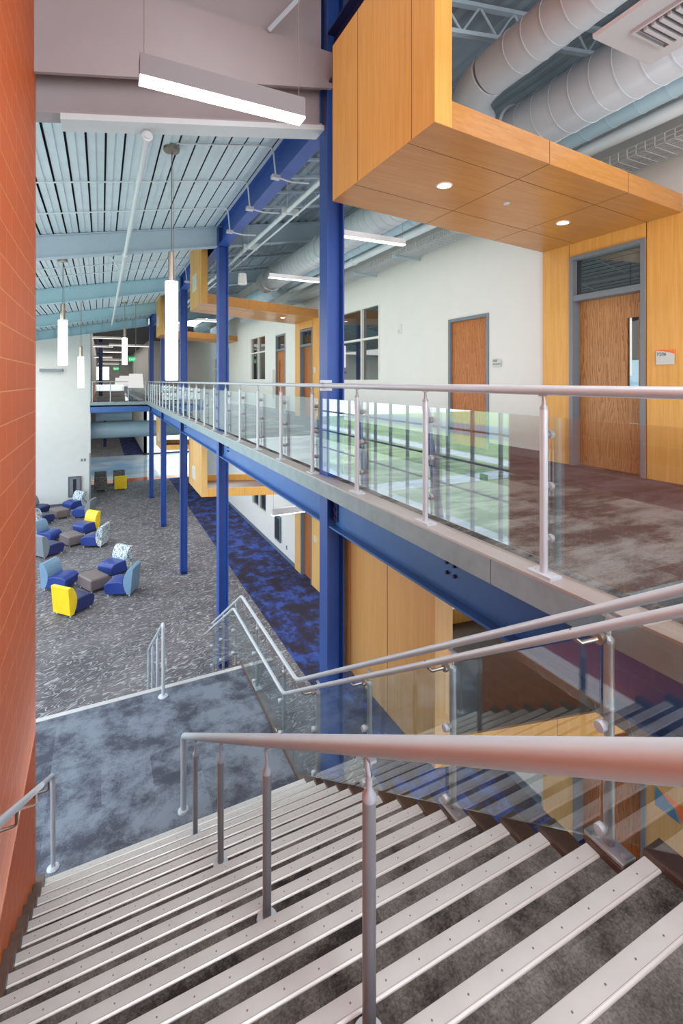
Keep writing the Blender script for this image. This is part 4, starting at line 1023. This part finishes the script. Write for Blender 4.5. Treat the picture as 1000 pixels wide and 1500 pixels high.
# ceiling diffuser
t = thing('air_diffuser', 'square white ceiling diffuser with louvres', 'diffuser', (3.13, 1.79, 8.56))
x0, x1, y0, y1, z = 2.83, 3.43, 1.46, 2.09, 8.557
MB().box(x0, x1, y0, y1, z, z+0.03).build('plate', M['plate'], t, bevel=0.004)
co = MB().box(3.0, 3.3, 1.55, 1.9, z-0.012, z-0.001)
co.build('core', M['base'], t)
mb = MB()
for k in range(7): mb.box(3.01, 3.29, 1.57+k*0.047, 1.59+k*0.047, z-0.035, z-0.012)
mb.box(2.985, 3.0, 1.53, 1.92, z-0.02, z).box(3.3, 3.315, 1.53, 1.92, z-0.02, z).box(2.985, 3.315, 1.515, 1.53, z-0.02, z).box(2.985, 3.315, 1.92, 1.935, z-0.02, z)
mb.build('louvre', M['plate'], t)
MB().lathe([(0.12, 0), (0.12, 0.4)], (3.13, 1.79, z+.03), 16).build('neck', M['duct'], t)
# ducts on the ground floor
mb = MB(); spiral(mb, (3.3, -3, 4.2), (3.3, 3.15, 4.2), 0.25, 0.25)
mb.lathe([(0.0001, 0), (0.25, 0)], (3.3, 3.15, 4.2), 24, 0, 'y')
o = mb.build('air_duct', M['duct_dark']); tag(o, 'round grey duct under the balcony seen through the stair guard', 'duct')
mb = MB(); spiral(mb, (-2.9, 30.0, 3.62), (5.5, 30.0, 3.62), 0.46, 0.9)
o = mb.build('air_duct', M['duct_blue']); tag(o, 'fat pale blue duct crossing below the bridge', 'duct')
mb = MB(); spiral(mb, (-0.3, 31.2, 4.4), (1.6, 31.2, 4.4), 0.35, 0.6)
o = mb.build('air_duct', M['duct_blue']); tag(o, 'short pale blue duct tucked under the bridge slab', 'duct')
# teal services under the balcony
for k, (x, z) in enumerate(((3.7, 4.75), (4.4, 4.6), (4.9, 4.7))):
    o = MB().box(x-0.06, x+0.06, -2, 27, z-0.08, z+0.08).build('service_channel', M['duct_blue'])
    tag(o, 'pale blue service channel under the upper floor, %s' % ('nearest the beam', 'lowest', 'nearest the wall')[k], 'channel', 'service channels under the upper floor')
# columns past the bridge
for z0, z1, x, Y, lb in ((UF, 9.4, -0.05, 40, 'dark blue column in the upper hall past the bridge'), (0, 4.9, 0.3, 52, 'dark blue column past the lobby on the ground floor')):
    c = MB().ibeam('z', z0, z1, x, Y, 0.26, 0.25).build('steel_column', M['navy']); tag(c, lb, 'column')

# ================================================================== LOUNGE SEATING
def chair_mesh(name):
    pass
seat_prof = [(-0.20, 0.07), (-0.20, 0.40), (0.02, 0.435), (0.25, 0.425), (0.36, 0.40), (0.42, 0.35), (0.435, 0.27), (0.41, 0.16), (0.37, 0.07)]
back_prof = [(-0.235, 0.06), (-0.17, 0.20), (-0.135, 0.36), (-0.14, 0.50), (-0.18, 0.64), (-0.25, 0.77), (-0.32, 0.82), (-0.42, 0.81), (-0.40, 0.60), (-0.375, 0.30), (-0.35, 0.06)]
def lounge_chair(label, x, y, face, back, seat, grp='lounge chairs'):
    t = thing('lounge_chair', label, 'chair', (x, y, 0), grp)
    t.rotation_euler = (0, 0, math.atan2(face[1], face[0]) - math.pi/2)
    ORG[t.name] = Vector((0,0,0))
    s = MB().prism(seat_prof, 'x', -0.32, 0.32).build('seat', M[seat], t, bevel=0.025, seg=3)
    b = MB().prism(back_prof, 'x', -0.33, 0.33).build('backrest', M[back], t, bevel=0.012, seg=2)
    for o in (s, b):
        for p in o.data.polygons: p.use_smooth = True
        o.data.set_sharp_from_angle(angle=math.radians(36))
    for fx in (-0.26, 0.26):
        for fy in (-0.29, 0.33):
            MB().lathe([(0.0001, 0.0), (0.018, 0.0), (0.024, 0.07)], (fx, fy, 0), 10).build('foot', M['foot'], t)
    return t
def ottoman(label, x, y, d):
    t = thing('ottoman', label, 'ottoman', (x, y, 0), 'taupe ottomans')
    t.rotation_euler = (0, 0, math.atan2(d[1], d[0])); ORG[t.name] = Vector((0,0,0))
    MB().box(-0.42, 0.42, -0.29, 0.29, 0.06, 0.41).build('cushion', M['leather_taupe'], t, bevel=0.05, seg=4)
    for fx in (-0.34, 0.34):
        for fy in (-0.22, 0.22): MB().lathe([(0.0001, 0.0), (0.018, 0.0), (0.024, 0.07)], (fx, fy, 0), 10).build('foot', M['foot'], t)
ottoman('taupe ottoman in the cluster nearest the stairs', -0.22, 16.75, (0.45, -0.89))
lounge_chair('yellow backed blue chair in the cluster nearest the stairs', -0.70, 15.32, (0.70, 0.62), 'leather_yellow', 'leather_navy')
lounge_chair('steel blue backed chair left of the front ottoman', -1.16, 17.26, (0.84, -0.54), 'leather_sky', 'leather_blue')
lounge_chair('steel blue backed chair turned its back to the columns, front cluster', 0.58, 16.0, (-0.91, 0.41), 'leather_sky', 'leather_blue')
lounge_chair('speckled back chair behind the front ottoman', 0.42, 17.75, (-0.77, -0.64), 'fab_light', 'leather_blue')
ottoman('taupe ottoman in the middle cluster', -1.03, 21.6, (0.45, -0.89))
lounge_chair('yellow backed chair behind the middle ottoman', -0.55, 23.1, (-0.77, -0.64), 'leather_yellow', 'leather_blue')
lounge_chair('speckled back chair in the middle cluster facing left', -0.2, 21.05, (-0.91, 0.41), 'fab_light', 'leather_blue')
lounge_chair('steel blue backed chair left of the middle ottoman', -1.95, 22.4, (0.84, -0.54), 'leather_sky', 'leather_blue')
lounge_chair('grey backed chair seen from behind in the middle cluster', -1.75, 20.65, (0.80, 0.60), 'leather_grey', 'leather_navy')
ottoman('taupe ottoman nearest the tall white wall', -1.75, 26.1, (0.45, -0.89))
lounge_chair('grey backed chair in the far cluster facing left', -0.72, 25.75, (-0.93, 0.36), 'leather_grey', 'leather_blue')
lounge_chair('speckled back chair against the tall white wall', -1.2, 27.5, (-0.77, -0.64), 'fab_light', 'leather_blue')
lounge_chair('grey backed chair nearest the window wall in the far cluster', -2.75, 27.2, (0.84, -0.54), 'leather_grey', 'leather_navy')
lounge_chair('speckled back chair facing away in the far cluster', -2.4, 25.2, (0.80, 0.60), 'fab_light', 'leather_navy')
lounge_chair('dark speckled chair seen from behind near the lobby', -0.02, 31.5, (0.05, 1.0), 'fab_dark', 'leather_navy')
lounge_chair('yellow backed chair seen from behind near the lobby', 1.02, 31.4, (0.05, 1.0), 'leather_yellow', 'leather_navy')
lounge_chair('dark speckled chair facing us near the lobby, left one', -0.05, 32.9, (0.0, -1.0), 'fab_dark', 'fab_dark')
lounge_chair('dark speckled chair facing us near the lobby, right one', 0.98, 32.9, (0.0, -1.0), 'fab_dark', 'leather_navy')

# ================================================================== LIGHT
w = bpy.data.worlds.new('World'); scn.world = w; w.use_nodes = True
nt = w.node_tree; nt.nodes.clear()
ow = nt.nodes.new('ShaderNodeOutputWorld'); bgd = nt.nodes.new('ShaderNodeBackground')
tc = nt.nodes.new('ShaderNodeTexCoord'); sp = nt.nodes.new('ShaderNodeSeparateXYZ'); rp = nt.nodes.new('ShaderNodeValToRGB')
nt.links.new(tc.outputs['Generated'], sp.inputs[0]); nt.links.new(sp.outputs[2], rp.inputs[0])
rp.color_ramp.elements[0].position = 0.0; rp.color_ramp.elements[0].color = (0.95, 0.97, 1.0, 1)
rp.color_ramp.elements[1].position = 0.6; rp.color_ramp.elements[1].color = (0.55, 0.74, 1.0, 1)
nt.links.new(rp.outputs[0], bgd.inputs[0]); bgd.inputs[1].default_value = 5.0
nt.links.new(bgd.outputs[0], ow.inputs[0])
def lamp(kind, name, loc, energy, color=(1,1,1), size=1.0, size_y=None, rot=(0,0,0)):
    l = bpy.data.lights.new(name, kind); l.energy = energy; l.color = color
    if kind == 'AREA':
        l.shape = 'RECTANGLE'; l.size = size; l.size_y = size_y or size
    elif kind == 'POINT': l.shadow_soft_size = size
    elif kind == 'SUN': l.angle = size
    o = bpy.data.objects.new(name, l); COL.objects.link(o); o.location = loc; o.rotation_euler = rot
    return o
lamp('SUN', 'sun', (20, 0, 30), 9.0, (1, 0.95, 0.86), 0.01, rot=(0, math.radians(50), math.radians(-20)))
lamp('AREA', 'lounge_fill', (-3.8, 16, 8.0), 850, (1, 0.98, 0.95), 5, 22)  # unseen area lamp added to brighten the lounge from above
lamp('AREA', 'lounge_bounce_fill', (-3.2, 14, 3.2), 380, (0.95, 0.98, 1), 6, 24, rot=(math.pi, 0, 0))  # added upward lamp, stands in for light bounced onto the lounge deck
lamp('AREA', 'corridor_fill', (4.0, 12, 8.9), 205, (0.97, 0.98, 1), 1.5, 24)  # added overhead fill for the upper corridor, not one of its fixtures
lamp('AREA', 'corridor_bounce_fill', (4.0, 11, 5.5), 210, (0.95, 0.98, 1), 2.0, 26, rot=(math.pi, 0, 0))  # unseen upward fill in place of floor bounce on the corridor deck
lamp('AREA', 'lower_fill', (4.4, 15, 4.5), 300, (0.97, 0.98, 1), 1.5, 18)  # fill lamp added under the upper floor, no fixture of the place
lamp('AREA', 'stair_fill', (1.2, 1.6, 10.6), 95, (0.93, 0.98, 1), 1.6, 6).data.spread = math.radians(90)  # unseen fill above the flight, added to light the treads
lamp('AREA', 'back_fill', (1.0, -3.5, 8.2), 190, (0.93, 0.98, 1), 5, 5, rot=(math.radians(78), 0, 0))  # large soft fill added behind the camera
lamp('AREA', 'portal_up_fill', (3.8, 2.0, 8.75), 9, (0.93, 0.97, 1), 2.2, 4, rot=(math.pi, 0, 0))  # unseen upward fill, added to lift the deck above the first portal
lamp('AREA', 'far_fill', (1.0, 45, 9.2), 300, (1, 0.95, 0.9), 3, 28)  # unseen fill added for the upper hall past the bridge
lamp('AREA', 'far_lower_fill', (0.5, 47, 4.7), 170, (1, 0.95, 0.9), 3, 28)  # added fill for the ground floor past the bridge, apart from its fixtures

# ================================================================== CAMERA
cam = bpy.data.cameras.new('camera'); co = bpy.data.objects.new('camera', cam); COL.objects.link(co)
cam.sensor_fit = 'VERTICAL'; cam.sensor_height = 36.0; cam.sensor_width = 24.0
cam.lens = 712.0 / 1500.0 * 36.0
cam.shift_x = 0.0; cam.shift_y = -(750 - 557.7) / 1500.0
cam.clip_start = 0.05; cam.clip_end = 300
co.location = (0, 0, E)
co.rotation_euler = (math.radians(90), 0, -math.atan2(351.5, 712.0))
scn.camera = co
scn.view_settings.view_transform = 'Standard'
scn.view_settings.look = 'None'
scn.view_settings.exposure = 0.0
scn.cycles.use_denoising = True
scn.cycles.max_bounces = 8
scn.cycles.transparent_max_bounces = 24
scn.cycles.sample_clamp_indirect = 6.0
